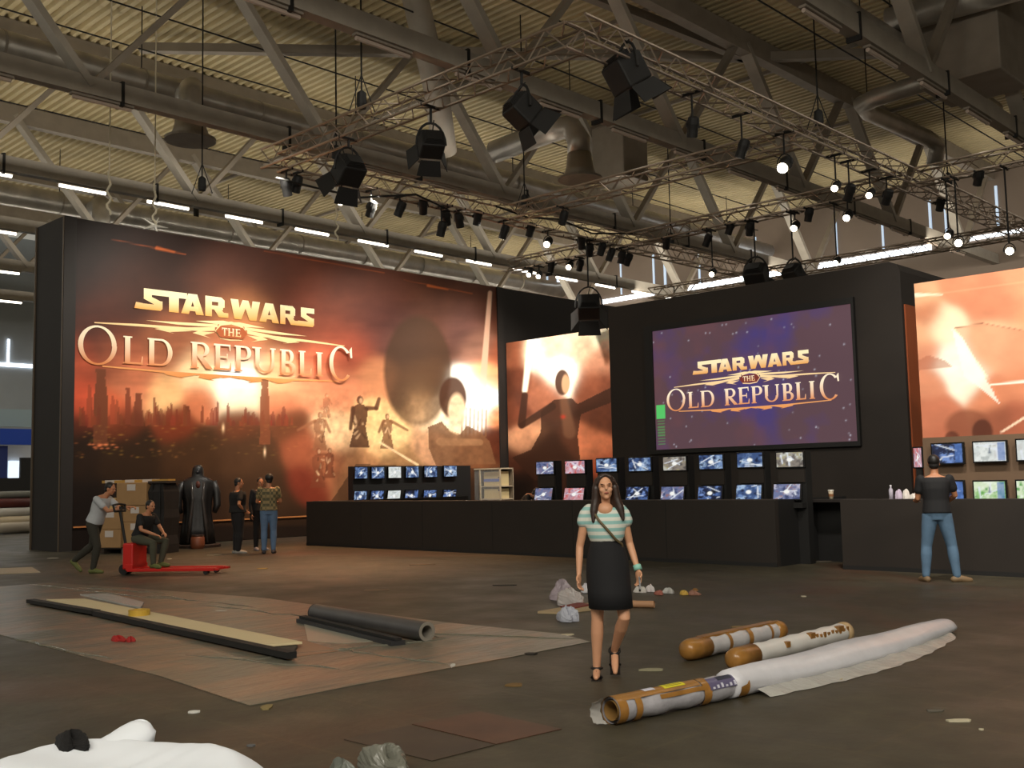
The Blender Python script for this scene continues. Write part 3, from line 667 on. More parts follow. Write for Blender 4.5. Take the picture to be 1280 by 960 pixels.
MB().bx(-8.65, -3.2, 17.11, 17.23, 0, 1.16).build('front_panel', M_BOOTH2, t)
MB().bx(-8.65, -8.53, 17.23, 19.6, 0, 1.16).build('side_panel', M_BOOTH, t)
MB().bx(-8.65, -3.2, 17.11, 17.5, 1.16, 1.19).build('counter_ledge', M_BOOTH2, t)
MB().bx(-8.65, -3.2, 17.10, 17.11, 0, .07).build('kick_strip', M_BLACK, t)

# ------------------------------------------------------------------ monitors
PAL = {'blue': [(60, 84, 130), (170, 196, 226), (24, 34, 66), (110, 140, 190)], 'red': [(200, 150, 156), (230, 200, 214), (200, 90, 92), (150, 120, 150)],
       'grey': [(140, 130, 120), (200, 200, 190), (90, 84, 80), (170, 160, 120)], 'mix': [(110, 120, 160), (190, 190, 210), (60, 70, 110), (150, 110, 110)],
       'pale': [(220, 226, 222), (238, 242, 236), (190, 196, 192), (210, 210, 205)], 'green': [(220, 236, 200), (150, 200, 120), (240, 250, 230), (90, 160, 80)], 'dark': [(24, 34, 66), (80, 110, 170), (14, 18, 34), (120, 150, 210)]}
def scr_paint(pal, seed, wide=False):
    p = PAL[pal]; r = np.random.default_rng(seed)
    def f(x, y):
        n = vnoise(x*3, y*2, .8, seed); m = vnoise(x*3+4, y*2, .4, seed+7)
        c = np.tile(lin(p[0]), (len(x), 1)); c = over(c, np.clip((n-.5)*6, 0, 1), p[1]); c = over(c, np.clip((.46-m)*6, 0, 1), p[2]); c = over(c, np.clip((m-.58)*6, 0, 1), p[3])
        for k in range(3): c = stroke(c, x, y, (r.random(), r.random()), (r.random(), r.random()), .03, .03, (236, 242, 250), .8, .02)
        if not wide: c = blob(c, x, y, .5, .5, .11, .13, (255, 255, 250), 1, .3)
        else: c = poly(c, x, y, rect(.74, .05, .97, .95), (80, 120, 190), .7); c = stroke(c, x, y, (.5, .45), (.5, .7), .04, .02, (60, 80, 110), .8, .02)
        return c
    return f
def flat_monitor(t, c, U, V, w_, h_, pal, seed, name='monitor', wide=False):
    """c centre, U right and V up unit vectors of the glass; parts modelled in world space under t"""
    c, U, V = Vector(c), Vector(U).normalized(), Vector(V).normalized(); N = U.cross(V)
    R = Matrix((U, -N, V)).transposed()
    MB().box(c-N*.03, (w_+.05, .055, h_+.05), R).build('bezel', M_GLOSSB, t, bevel=.008)
    picture('screen_face', c+N*.002-U*w_/2-V*h_/2, U*w_, V*h_, 26, 18, scr_paint(pal, seed, wide), M_SCREEN, t, hom=False)
ord_ = ['leftmost', 'second', 'third', 'fourth', 'fifth', 'sixth', 'seventh', 'eighth']
tops = [(681, 585), (718.5, 584), (758, 581.5), (799.5, 580.5), (843, 579.5), (888.5, 577.5), (937, 575), (987, 574.5)]
wpx = [21, 24, 25, 27, 28, 29, 31, 33]; bots = [(680, 618), (718, 618), (757, 617), (797, 617), (841, 617), (888, 616.5), (936.5, 615), (984, 614.5)]
cols = ['mix', 'red', 'blue', 'blue', 'grey', 'blue', 'blue', 'grey']; cols2 = ['mix', 'red', 'dark', 'dark', 'mix', 'dark', 'blue', 'mix']
YM = 17.72
for i in range(8):
    c = aty(*tops[i], YM); b = aty(*bots[i], YM); ww = (aty(tops[i][0]+wpx[i]/2, tops[i][1], YM)-aty(tops[i][0]-wpx[i]/2, tops[i][1], YM)).length
    wd = ww
    t = thing('monitor_stand', 'black two-tier monitor stand behind the long counter, %s of the eight from the left' % ord_[i], 'stand', (c.x, YM+.3, 0), 'monitor stands behind the counter')
    MB().bx(c.x-wd/2-.02, c.x+wd/2+.02, YM+.06, YM+.26, 0, c.z+.16).build('stand_post', M_BLACK, t)
    MB().bx(c.x-wd/2+.0, c.x+wd/2-.0, YM+.03, YM+.10, b.z+.17, c.z-.16).build('dark_infill', M_BOOTH2, t)
    MB().bx(c.x-wd/2, c.x+wd/2, YM-.1, YM+.10, b.z-.3, b.z-.2).build('stand_shelf', M_BLACK, t)
    t = thing('monitor', 'upper lit monitor on the %s two-tier stand behind the long counter' % ord_[i], 'monitor', (c.x, YM, c.z-.15), 'monitors on the stands')
    flat_monitor(t, c, (1, 0, 0), (0, 0, 1), wd, .268, cols[i], 100+i)
    t = thing('monitor', 'lower tilted lit monitor on the %s two-tier stand behind the long counter' % ord_[i], 'monitor', (b.x, YM, b.z-.15), 'monitors on the stands')
    flat_monitor(t, b+Vector((0, -.02, 0)), (1, 0, 0), (-.10, .34, 1), wd, .29, cols2[i], 200+i)
# left bank of monitors, turned towards the hall, parallel to the big print
XM = -27.2
cx = [451.5, 472.5, 493.5, 515.5, 538.5, 563]; ct = [591, 591, 590.5, 590, 589.5, 589]; cb = [621, 620.5, 620, 619.5, 619.5, 619]
a, b = atx(441, 583, XM-.1), atx(588, 580, XM-.1)
t = thing('monitor_rack', 'low black rack carrying two rows of small monitors in front of the big print', 'rack', ((a.x), (a.y+b.y)/2, 0))
MB().bx(XM-.35, XM-.1, a.y, b.y, 0, a.z).build('back_panel', M_BLACK, t)
MB().bx(XM-.1, XM+.25, a.y+.1, b.y-.1, .9, .95).build('rack_shelf', M_BLACK, t)
for row, (ys, lab) in enumerate(((ct, 'upper'), (cb, 'lower'))):
    for i in range(6):
        c = atx(cx[i]-(1.5 if row else 0), ys[i], XM); wy = (atx(cx[i]+7.7, ys[i], XM)-atx(cx[i]-7.7, ys[i], XM)).length
        t = thing('monitor', 'small monitor in the low rack at left, %s of the %s row from the left' % (ord_[i], lab), 'monitor', (c.x, c.y, c.z-.15), 'small monitors in the rack')
        flat_monitor(t, c+Vector((.02 if row else 0, 0, 0)), (0, 1, 0), (0, .16, 1) if row else (0, 0, 1), wy, .36 if row == 0 else .36, ['blue', 'blue', 'pale', 'blue', 'blue', 'blue'][i] if row == 0 else ['blue', 'dark', 'pale', 'dark', 'dark', 'dark'][i], 300+10*row+i)
# televisions on the right panel
YT = YR-.14
for (px_, py_, w_, h_, pal, lab) in [((1184), 567, 38, 24, 'dark', 'upper television behind the standing man in dark top, on the beige panel'), (1237, 564.5, 40, 24, 'pale', 'upper television with a near-white picture, right of the standing man'), (1291, 562, 40, 25, 'pale', 'upper television cut by the right edge of the photo'),
                                     (1187, 614, 34, 24, 'dark', 'lower television mostly hidden behind the standing man'), (1237, 614, 39, 24, 'green', 'lower television with a bright green and white picture'), (1291, 613, 40, 24, 'green', 'lower television cut by the right edge of the photo')]:
    c = aty(px_, py_, YT); q = aty(px_+w_/2, py_, YT).x-aty(px_-w_/2, py_, YT).x; hh = aty(px_, py_-h_/2, YT).z-aty(px_, py_+h_/2, YT).z
    t = thing('television', lab, 'television', (c.x, YT, c.z-hh/2), 'televisions on the beige panel'); flat_monitor(t, c, (1, 0, 0), (0, 0, 1), q, hh, pal, int(400+px_+py_), wide=True)
    MB().bx(c.x-.12, c.x+.12, YT+.05, YR-.02, c.z-.1, c.z+.1).build('wall_bracket', M_BLACK, t)
c = aty(1147, 572, 18.6); t = thing('phone_display', 'narrow upright display with a pink and white picture at the corner of the screen wall', 'screen', tuple(c))
flat_monitor(t, c, (1, 0, 0), (0, 0, 1), .14, .34, 'red', 77)
MB().bx(c.x-.05, c.x+.05, 18.62, 18.7, 0, c.z).build('display_post', M_BLACK, t)

# glass cabinet with boxes at the left end of the counter
a, b = aty(589, 586, 27.6), aty(627, 626, 27.6)
t = thing('glass_cabinet', 'glass-fronted cabinet with pale frame at the corner beside the small monitors', 'cabinet', ((a.x+b.x)/2, 27.6, 0))
mw = mat('cabinet_frame', (186, 170, 145), .5)
x0, x1, zt = a.x, b.x, a.z
m = MB(); xm = x0+(x1-x0)*.3
for x in (x0, xm, x1-.05): m.bx(x, x+.05, 27.55, 27.6, 0, zt); m.bx(x, x+.05, 28.2, 28.25, 0, zt)
m.bx(x0, x1, 27.55, 28.25, zt-.05, zt); m.build('cabinet_frame', mw, t)
MB().bx(x0, x1, 28.2, 28.22, 0, zt).build('back_board', mat('cabinet_back', (120, 106, 88), .6), t)
MB().bx(xm, x1, 27.65, 28.2, 1.42, 1.46).build('cabinet_shelf', mw, t); MB().bx(xm, x1, 27.65, 28.2, .95, .99).build('cabinet_shelf', mw, t)
m = MB().bx(x0+.05, x1-.05, 27.57, 27.58, .1, zt-.05); m.build('glass_pane', mat('cabinet_glass', (235, 235, 230), .08, alpha=.12), t)
MB().bx(xm+.02, xm+.05, 27.5, 27.55, 1.2, 1.6).build('door_handle', M_ALU, t)
for z, lab in ((1.46, 'cream box with a blue stripe on the upper cabinet shelf'), (.99, 'cream box with small dark marks on the lower cabinet shelf')):
    t = thing('product_box', lab, 'box', ((xm+x1)/2, 27.9, z), 'boxes in the glass cabinet')
    MB().bx(xm+.1, x1-.1, 27.7, 28.1, z, z+.52 if z > 1.2 else z+.36).build('box_body', mat('cream_box', (205, 186, 140), .6), t)
    if z > 1.2: MB().bx(xm+.1, x1-.1, 27.69, 27.7, z+.15, z+.26).build('stripe_label', mat('blue_label', (90, 110, 180), .5), t)
    MB().bx(x1-.25, x1-.18, 27.69, 27.7, z+.28, z+.33).build('printed_mark', mat('navy_label', (40, 50, 100), .5), t)

# things on the counter ledges
c = aty(1038, 621.5, CY+1.2)
c = aty(1039, 624, 18.3); t = thing('paper_cup', 'pale paper cup standing on the black counter return beside the dark opening', 'cup', tuple(c))
MB().tube([c, c+Vector((0, 0, .16))], [.035, .05], 16).build('cup_body', mat('cup_paper', (190, 175, 150), .6), t, smooth=True); MB().tube([c+Vector((0, 0, .155)), c+Vector((0, 0, .175))], [.056, .052], 16).build('cup_lid', mat('cup_lid', (225, 220, 210), .4), t)
MB().tube([c+Vector((0, 0, .05)), c+Vector((0, 0, .1))], [.043, .048], 16).build('cup_sleeve', mat('cup_sleeve', (140, 95, 60), .7), t)
_c = thing('counter_return', 'dark desk board across the opening between the two counters', 'desk', (CX1+.1, 18.3, 0))
MB().bx(CX1, -8.66, 18.05, 18.6, c.z-.05, c.z).build('desk_board', M_BOOTH, _c); MB().bx(CX1, -8.66, 18.5, 18.56, 0, c.z-.05).build('modesty_board', M_BLACK, _c)
zc = 1.19
c = aty(1114, 622, 17.3); c.z = zc; t = thing('water_bottle', 'clear plastic bottle standing at the left of the tissue pile on the right counter', 'bottle', tuple(c))
MB().tube([c, c+Vector((0, 0, .16)), c+Vector((0, 0, .19)), c+Vector((0, 0, .22))], [.035, .035, .014, .014], 14).build('bottle_body', mat('bottle_plastic', (205, 200, 215), .15, alpha=.7), t, smooth=True)
MB().tube([c+Vector((0, 0, .215)), c+Vector((0, 0, .24))], .017, 12).build('bottle_cap', mat('white_plastic', (230, 230, 235), .4), t)
def crumple(name, lab, cat, c, rx, ry, h, m, seed=0, group=None, parts=None, n=22, jag=.25):
    """crumpled heap of sheet material resting on the floor"""
    r = np.random.default_rng(seed); mb = MB(); k = 14; c = Vector(c); ph = r.random(6)*6
    rs = []
    for i in range(k+1):
        a = i/k; g = []
        for j in range(n):
            b = 2*PI*j/n; w_ = 1+.22*math.sin(3*b+ph[0])+.14*math.sin(5*b+ph[1])+.1*(r.random()-.5)
            rad = math.sin(a*PI/2)**.8*w_*(1-.02*i); z = h*(math.cos(a*PI/2)**1.1)*(1+.35*math.sin(2*b+ph[2]+a*3)+jag*(r.random()-.5)) if i < k else 0
            g.append(c+Vector((rx*rad*math.cos(b), ry*rad*math.sin(b), max(.004, z)+.001)))
        rs.append(g)
    mb.rings(rs)
    o = mb.build(name, m, None, smooth=False); bpy.context.view_layer.update()
    o['label'] = lab; o['category'] = cat
    if group: o['group'] = group
    return o
M_FILM = mat('plastic_film', (190, 188, 182), .25, alpha=.85, bump=.4, nscale=14)
M_WFILM = mat('white_film', (206, 208, 214), .35, bump=.3, nscale=10)
for k, (px_, m_) in enumerate(((1124, 'lilac'), (1133, 'white'), (1142, 'white'))):
    c = aty(px_, 622, 17.32); c.z = zc
    crumple('crumpled_tissue', ['lilac crumpled tissue beside the bottle on the right counter', 'white crumpled tissue in the middle of the little pile on the right counter', 'flat white crumpled tissue nearest the standing man on the right counter'][k], 'tissue', c, .07, .05, .12 if k < 2 else .07, mat('tissue_'+m_, (200, 186, 205) if m_ == 'lilac' else (226, 220, 212), .8), 40+k, 'tissues on the right counter')

# ------------------------------------------------------------------ lighting rig
RZ = 10.2
def box_truss(lab, a, b, s=.5, group='rig trusses', nn='lighting_truss'):
    a, b = Vector(a), Vector(b); d = (b-a); Ln = d.length; d.normalize(); side = d.cross(Vector((0, 0, 1))).normalized()*s/2; up = Vector((0, 0, s/2))
    t = thing(nn, lab, 'truss', tuple(a), group); cs = [side+up, -side+up, -side-up, side-up]
    for q in cs: MB().tube([a+q, b+q], .034, 6).build('chord', M_ALU, t)
    k = max(2, int(Ln/(s*1.0))); mb = MB()
    for f in range(4):
        p, q = cs[f], cs[(f+1) % 4]
        for i in range(k):
            u, v = (p, q) if i % 2 else (q, p); mb.tube([a+d*Ln*i/k+u, a+d*Ln*(i+1)/k+v], .017, 4)
    mb.build('lattice', M_ALU, t)
    return t
X1, X2, Y1, Y2, Y3 = -23.1, -12.5, 15.2, 24.0, 30.0
box_truss('nearest cross truss of the lighting rig, rising to the upper right', (X1-.25, Y1, RZ), (X2-.26, Y1, RZ))
box_truss('long lighting truss running away from the upper middle to the right edge', (X2, Y1-.25, RZ), (X2, 41, RZ))
box_truss('left lighting truss parallel to the big printed wall', (X1, Y1+.26, RZ), (X1, 38, RZ))
box_truss('middle cross truss of the lighting rig', (X1+.26, Y2, RZ), (X2-.26, Y2, RZ), .45)
box_truss('far cross truss of the lighting rig, reaching over the printed wall', (-28.8, Y3, RZ), (X1-.26, Y3, RZ), .45)
box_truss('far cross truss between the two long trusses', (X1+.26, Y3, RZ), (X2-.26, Y3, RZ), .45)
box_truss('cross truss leaving the rig to the right edge', (X2+.26, Y3, RZ), (-2, Y3, RZ), .45)
box_truss('farthest low cross truss beyond the rig', (-28, 38.3, RZ-.3), (-4, 38.3, RZ-.3), .45)
# chain hoists
for i, (x, y, n) in enumerate([(X1, 17.2, 'near the left corner of the rig'), (X1, 24.8, 'halfway along the left lighting truss'), (X2, 24.6, 'over the long right lighting truss'), (X1, 33, 'at the far end of the left lighting truss'), (-19.4, Y1, 'over the nearest cross truss'), (-28.2, 16.0, 'above the printed wall at left'), (X2, 33, 'far along the long right lighting truss')]):
    t = thing('chain_hoist', 'black chain hoist with cable %s' % n, 'hoist', (x, y, RZ+.4), 'chain hoists')
    MB().tube([(x, y, RZ+.7), (x, y, DECKZ+.02)], .022, 6).build('steel_cable', M_BLACK, t)
    MB().tube([(x, y, RZ+.36), (x, y, RZ+.46), (x, y, RZ+.74), (x, y, RZ+.8)], [.1, .13, .11, .04], 12).build('hoist_body', M_BLACK, t)
    m = MB()
    for sx in (-.22, .22): m.tube([(x, y, RZ+1.2), (x+sx, y+sx, RZ+.27)], .014, 5)
    m.build('sling', M_BLACK, t)
# hanging crystal-white hooks of rope over the print
for i, (p, zb_) in enumerate([((136, 268), 9.2), ((193, 282), 9.2), ((421, 300), 9.2)]):
    c = atx(*p, BX-.9); t = thing('rope_sling', ['pale rope sling hanging above the left end of the printed wall', 'pale bundled rope with a bright star-shaped clamp above the printed wall', 'pale rope sling hanging above the middle of the printed wall'][i], 'rope', tuple(c), 'pale ropes over the printed wall')
    m = MB(); pts = [c+Vector((.05*math.sin(k*1.7), .05*math.cos(k*1.3), .1*k)) for k in range(0, 14)]; m.tube(pts, .035, 6)
    m.tube([(c.x, c.y, c.z+1.3), (c.x, c.y, DECKZ+.02)], .02, 6); m.build('rope', mat('pale_rope', (225, 215, 190), .6), t)
    if i == 1:
        m = MB()
        for k in range(5): a = k*2*PI/5; m.tube([c, c+Vector((.0, .45*math.cos(a), .28*math.sin(a)))], [.06, .01], 5)
        m.build('clamp', mat('bright_clamp', (235, 232, 220), .3, .3), t)

# spotlights
M_LENS = mat('lit_lens', (255, 240, 210), emit=14); M_LENSD = mat('dark_lens', (70, 75, 80), .1)
def spotlight(c, top, size, d, lit, lab, group, ax_='x'):
    c = Vector(c); d = Vector(d).normalized(); t = thing('stage_light', lab, 'stage light', tuple(c), group); s = size
    side = d.cross(Vector((0, 0, 1))).normalized()
    MB().tube([c-d*s*.62, c-d*s*.55, c-d*s*.2, c+d*s*.1, c+d*s*.5], [s*.16, s*.3, s*.34, s*.3, s*.3], 14).build('lamp_housing', M_BLACK, t, smooth=False)
    MB().tube([c+d*s*.5, c+d*s*(.53 if lit else .515)], [s*.26, s*.25], 16).build('lens', M_LENS if lit else M_LENSD, t)
    h = s*.55; arc = [c+side*s*.38*math.cos(a)+Vector((0, 0, 1))*h*math.sin(a) for a in np.linspace(0, PI, 9)]
    MB().tube(arc, s*.035, 6).build('yoke', M_BLACK, t)
    MB().tube([c+Vector((0, 0, h)), (c.x, c.y, max(top, c.z+h+.05))], .025, 6).build('hanger', M_BLACK, t)
    MB().box((c.x, c.y, RZ-.25), (.56, .05, .06) if ax_ == 'x' else (.05, .56, .06)).build('clamp', M_BLACK, t)
    return t
def wash_light(c, top, s, d, lab, ax_='y'):
    c = Vector(c); d = Vector(d).normalized(); t = thing('wash_light', lab, 'stage light', tuple(c), 'large wash lights'); R = d.to_track_quat('Y', 'Z').to_matrix()
    side = R @ Vector((1, 0, 0)); up = R @ Vector((0, 0, 1))
    MB().box(c, (s*.8, s*.7, s*.7), R).build('lamp_housing', M_BLACK, t, bevel=.04)
    m = MB()
    for k in range(5): m.box(c-d*s*(.36+.03*k), (s*.7-k*.05*s, s*.02, s*.6-k*.05*s), R)
    m.build('heat_fins', M_BLACK, t)
    MB().box(c+d*s*.36, (s*.6, .02, s*.5), R).build('lens', M_LENSD, t)
    for sg in (1, -1):
        for ax, wv in ((up, side), (side, up)):
            h_ = c+d*s*.36+ax*sg*s*.38; tip = h_+d*s*.45+ax*sg*s*.28; k = s*.42
            m = MB(); m.add([h_-wv*k*.8, h_+wv*k*.8, tip+wv*k, tip-wv*k, h_-wv*k*.8+ax*sg*.015, h_+wv*k*.8+ax*sg*.015, tip+wv*k+ax*sg*.015, tip-wv*k+ax*sg*.015], [(0, 1, 2, 3), (7, 6, 5, 4), (0, 4, 5, 1), (1, 5, 6, 2), (2, 6, 7, 3), (3, 7, 4, 0)]); m.build('barn_door', M_BLACK, t)
    arc = [c+side*s*.5*math.cos(a)+Vector((0, 0, 1))*s*.75*math.sin(a) for a in np.linspace(0, PI, 11)]
    MB().tube(arc, .03, 6).build('yoke', M_BLACK, t); MB().tube([c+Vector((0, 0, s*.75)), (c.x, c.y, max(top, c.z+s*.8))], .03, 6).build('hanger', M_BLACK, t)
    MB().box((c.x, c.y, RZ-.25), (.56, .05, .06) if ax_ == 'x' else (.05, .56, .06)).build('clamp', M_BLACK, t)
    MB().tube([c-d*s*.3, c-d*s*.3+Vector((0, 0, s*.3)), (c.x+.1, c.y, c.z+s*.8)], .015, 5).build('power_cable', M_BLACK, t)
wash_light(aty(436, 214, Y1), RZ-.25, .78, (-.9, .1, -.75), 'large black wash light with barn doors at the left corner of the rig')
wash_light(aty(539, 181, Y1), RZ-.25, .66, (-.9, .5, -.5), 'large black wash light with round yoke, second from the left on the nearest cross truss')
wash_light(aty(653, 139, Y1), RZ-.25, .72, (.3, .8, -.7), 'large black wash light with barn doors on the nearest cross truss, third from the left')
wash_light(atx(783, 92, X2), RZ-.25, .86, (.2, .5, -.9), 'large black wash light with open barn doors at the upper middle corner of the rig', 'x')
wash_light(atx(736, 384, X1), RZ-.25, .95, (-.5, .6, -.5), 'dark wash light cluster hanging low before the corner of the screen wall', 'x')
wash_light(aty(945, 345, Y3), RZ-.25, .85, (-.2, .8, -.8), 'black wash light hanging low above the projection screen, left of the pair')
wash_light(aty(992, 343, Y3), RZ-.25, .68, (.1, .8, -.9), 'black wash light hanging low above the projection screen, right of the pair')
FX = [(358, 235, 'L', 0), (371, 231, 'L', 0), (427, 250, 'L', 1), (464, 262, 'L', 0), (500, 262, 'L', 0), (529, 259, 'L', 0), (552, 287, 'L', 0), (558, 273, 'L', 0), (574, 276, 'L', 0), (597, 273, 'L', 0), (630, 291, 'L', 0), (663, 288, 'L', 0), (685, 303, 'L', 2),
      (704, 273, 'M', 0), (727, 304, 'L', 0), (737, 313, 'L', 0), (752, 312, 'L', 0), (763, 319, 'L', 0), (777, 322, 'L', 0), (785, 325, 'L', 0), (689, 334, 'F', 0), (662, 342, 'F', 1), (674, 344, 'F', 1), (712, 332, 'F', 2), (725, 332, 'F', 0),
      (833, 304, 'F', 0), (884, 301, 'F', 0), (891, 341, 'F', 1), (866, 160, 'R', 0), (928, 187, 'R', 0), (981, 206, 'R', 2), (1045, 233, 'R', 1), (1062, 241, 'R', 0), (1088, 242, 'R', 1), (1109, 247, 'R', 0), (1175, 243, 'R', 0), (1223, 223, 'F', 0),
      (912, 285, 'F', 0), (937, 287, 'F', 0), (1011, 269, 'F', 0), (994, 283, 'F', 2), (1060, 270, 'F', 2), (1046, 327, 'F', 1), (1186, 293, 'F', 1), (1198, 304, 'G', 3), (1262, 314, 'G', 3)]
nL = {'L': 'left lighting truss', 'M': 'middle cross truss', 'F': 'far cross trusses', 'R': 'long right lighting truss', 'G': 'low pipe above the right print'}
for i, (x, y, tr, lit) in enumerate(FX):
    c = {'L': lambda: atx(x, y, X1), 'M': lambda: aty(x, y, Y2), 'F': lambda: aty(x, y, Y3), 'R': lambda: atx(x, y, X2), 'G': lambda: aty(x, y, Y3)}[tr]()
    rnk = 1+sum(1 for q in FX[:i] if q[2] == tr)
    if c.z > RZ-.35: c.z = RZ-.35
    toCam = (Vector((0, 0, EYE))-c).normalized()
    d = Vector((-.7+rng.random()*.5, -.2+rng.random()*.8, -1)) if not lit else (toCam*.9+Vector((-.25, 0, -.25)) if lit < 3 else toCam)
    s = .42 if tr == 'L' else .4
    if x == 981: s = .5
    near = 'glowing' if lit else 'dark'
    words = ['first', 'second', 'third', 'fourth', 'fifth', 'sixth', 'seventh', 'eighth', 'ninth', 'tenth', 'eleventh', 'twelfth', 'thirteenth', 'fourteenth', 'fifteenth', 'sixteenth', 'seventeenth', 'eighteenth', 'nineteenth', 'twentieth']
    order = sorted([q for q in FX if q[2] == tr]); rk = order.index((x, y, tr, lit))
    t = spotlight(c, RZ-.25, s*(1.0 if lit != 1 else .85), d, bool(lit), '%s black spotlight hanging from the %s, %s from the left' % (near, nL[tr], words[rk]), 'spotlights of the rig', 'x' if tr in 'LR' else 'y')
    if lit >= 2:
        p = c+d*(s*.7); l = bpy.data.lights.new('lamp', 'SPOT'); l.energy = 60; l.spot_size = 1.2; l.color = (1, .85, .6); l.shadow_soft_size = .1
        lo = bpy.data.objects.new('lamp', l); COL.objects.link(lo); lo.location = p; lo.rotation_euler = d.to_track_quat('-Z', 'Y').to_euler()
# loose cables on the left truss
for k, pts in enumerate([[(620, 258), (660, 272), (700, 274), (740, 292), (800, 292)], [(345, 222), (400, 236), (450, 247), (520, 243), (560, 262)]]):
    mb = MB(); P = [atx(a, b, X1+.3) for a, b in pts]; mb.tube(P, .03, 6)
    o = mb.build('power_cable', M_BLACK); tag(o, ['black cable looping along the far half of the left lighting truss', 'black cable looping along the near half of the left lighting truss'][k], 'cable')
# ------------------------------------------------------------------ far left background
t = thing('exhibitor_stand', 'blue fascia booth with a bright doorway, far beyond the printed wall at left', 'booth', (-60, 20, 0))
XB = -60
def bpx(m, x0, x1, y0, y1, X, d=.2): a, b = atx(x0, y0, X), atx(x1, y1, X); return m.bx(X-d, X, a.y, b.y, min(a.z, b.z), max(a.z, b.z))
bpx(MB(), -30, 40, 535, 556, XB).build('fascia', mat('blue_fascia', (22, 66, 170), .5), t)
bpx(MB(), -30, 40, 510, 534, XB-.5).build('grey_upper_panel', mat('pale_blue_grey', (142, 160, 166), .7), t)
bpx(MB(), -30, 9, 557, 598, XB-.3).build('side_wall_panel', mat('deep_blue', (34, 52, 120), .6), t)
bpx(MB(), 8, 40, 557, 598, XB-1.5).build('inner_wall', mat('white_inner', (196, 200, 205), .6), t)
bpx(MB(), 12, 26, 576, 598, XB-1.2).build('bright_doorway', mat('bright_door', (225, 240, 255), emit=1.2), t)
bpx(MB(), 26, 38, 572, 598, XB-.6).build('dark_cabinet', M_BLACK, t)
bpx(MB(), -30, 40, 598, 618, XB+.6).build('dark_counter', M_BLACK, t)
def stackroll(lab, y0, y1, X, m, grp='wrapped goods at far left'):
    a, b = atx(-25, (y0+y1)/2, X), atx(39, (y0+y1)/2, X); r = abs(atx(20, y0, X).z-atx(20, y1, X).z)/2
    b.z = a.z = max(a.z, r+.01); t = thing('wrapped_pallet_roll', lab, 'roll', (X, a.y, a.z), grp)
    MB().tube([a, b], r, 14).build('roll_body', m, t, smooth=True); MB().tube([b, b+Vector((0, .03, 0))], r*.5, 12).build('roll_core', M_BLACK, t); return t
stackroll('grey roll lying highest in the stack at the far left edge', 615, 624, -44, mat('grey_roll', (120, 120, 112), .6))
stackroll('dark red roll second from the top of the stack at the far left edge', 624, 636, -43.9, mat('red_roll', (88, 32, 28), .6))
stackroll('white film-wrapped roll in the middle of the stack at the far left edge', 636, 647, -43.8, mat('white_roll', (205, 202, 196), .4))
stackroll('cream film-wrapped roll second from the floor at the far left edge', 647, 661, -43.4, mat('cream_roll', (196, 180, 150), .4, bump=.3, nscale=3))
stackroll('pale roll lying lowest in the stack at the far left edge', 661, 675, -42.8, mat('pale_roll', (176, 166, 150), .5, bump=.3, nscale=3))

# ------------------------------------------------------------------ floor sheet and things lying on it
def flat_poly(name, pts, m, h0=.0, h1=.008, lab=None, cat=None, group=None, parent=None, wob=0):
    P = [fl(*p) for p in pts]
    mb = MB(); mb.prism([(p.x, p.y) for p in P], h0, h1); o = mb.build(name, m, parent)
    if lab: tag(o, lab, cat, group)
    return o
def sheet_mat():
    m = bpy.data.materials.new('dusty_floor_film'); m.use_nodes = True; nt = m.node_tree; b = nt.nodes['Principled BSDF']
    tc = nt.nodes.new('ShaderNodeTexCoord'); n = nt.nodes.new('ShaderNodeTexNoise'); n.inputs['Scale'].default_value = .9; n.inputs['Detail'].default_value = 7; n.inputs['Distortion'].default_value = 1.2
    mp = nt.nodes.new('ShaderNodeMapping'); mp.inputs['Rotation'].default_value = (0, 0, -.2); mp.inputs['Scale'].default_value = (2.6, .8, 1)
    nt.links.new(tc.outputs['Object'], mp.inputs['Vector']); nt.links.new(mp.outputs['Vector'], n.inputs['Vector'])
    r = nt.nodes.new('ShaderNodeValToRGB'); e = r.color_ramp.elements; e[0].position, e[1].position = .44, .64
    e[0].color = (*L(98, 96, 84), 1); e[1].color = (*L(134, 110, 90), 1)
    nt.links.new(n.outputs['Fac'], r.inputs['Fac']); nt.links.new(r.outputs['Color'], b.inputs['Base Color'])
    b.inputs['Roughness'].default_value = .33
    bp = nt.nodes.new('ShaderNodeBump'); bp.inputs['Strength'].default_value = .5; bp.inputs['Distance'].default_value = .04
    n2 = nt.nodes.new('ShaderNodeTexNoise'); n2.inputs['Scale'].default_value = 3.2; n2.inputs['Detail'].default_value = 6; nt.links.new(mp.outputs['Vector'], n2.inputs['Vector'])
    nt.links.new(n2.outputs['Fac'], bp.inputs['Height']); nt.links.new(bp.outputs['Normal'], b.inputs['Normal']); return m
t = thing('plastic_floor_sheet', 'large dusty translucent plastic sheet spread flat on the carpet at left', 'plastic sheet', tuple(fl(300, 800)))
flat_poly('sheet', [(-30, 782), (0, 794), (200, 846), (312, 883), (360, 874), (440, 858), (560, 836), (640, 822), (738, 803), (700, 793), (560, 779), (430, 762), (330, 748), (170, 736), (60, 729), (-30, 736)], sheet_mat(), .002, .008, parent=t)
mb = MB()
for a, b in [((38, 731), (180, 747)), ((180, 747), (250, 752)), ((95, 735), (210, 743)), ((60, 758), (110, 766)), ((20, 800), (140, 826)), ((250, 757), (420, 776)), ((430, 790), (720, 800)), ((190, 745), (320, 760)), ((300, 826), (560, 800)), ((420, 812), (560, 832)), ((230, 820), (420, 838)), ((430, 776), (560, 800))]:
    A, B = fl(*a), fl(*b); pts = [A+(B-A)*k/10+Vector((rng.normal()*.03, rng.normal()*.03, .008)) for k in range(11)]; mb.tube(pts, [.003]+[.007+.008*rng.random() for _ in range(9)]+[.003], 6)
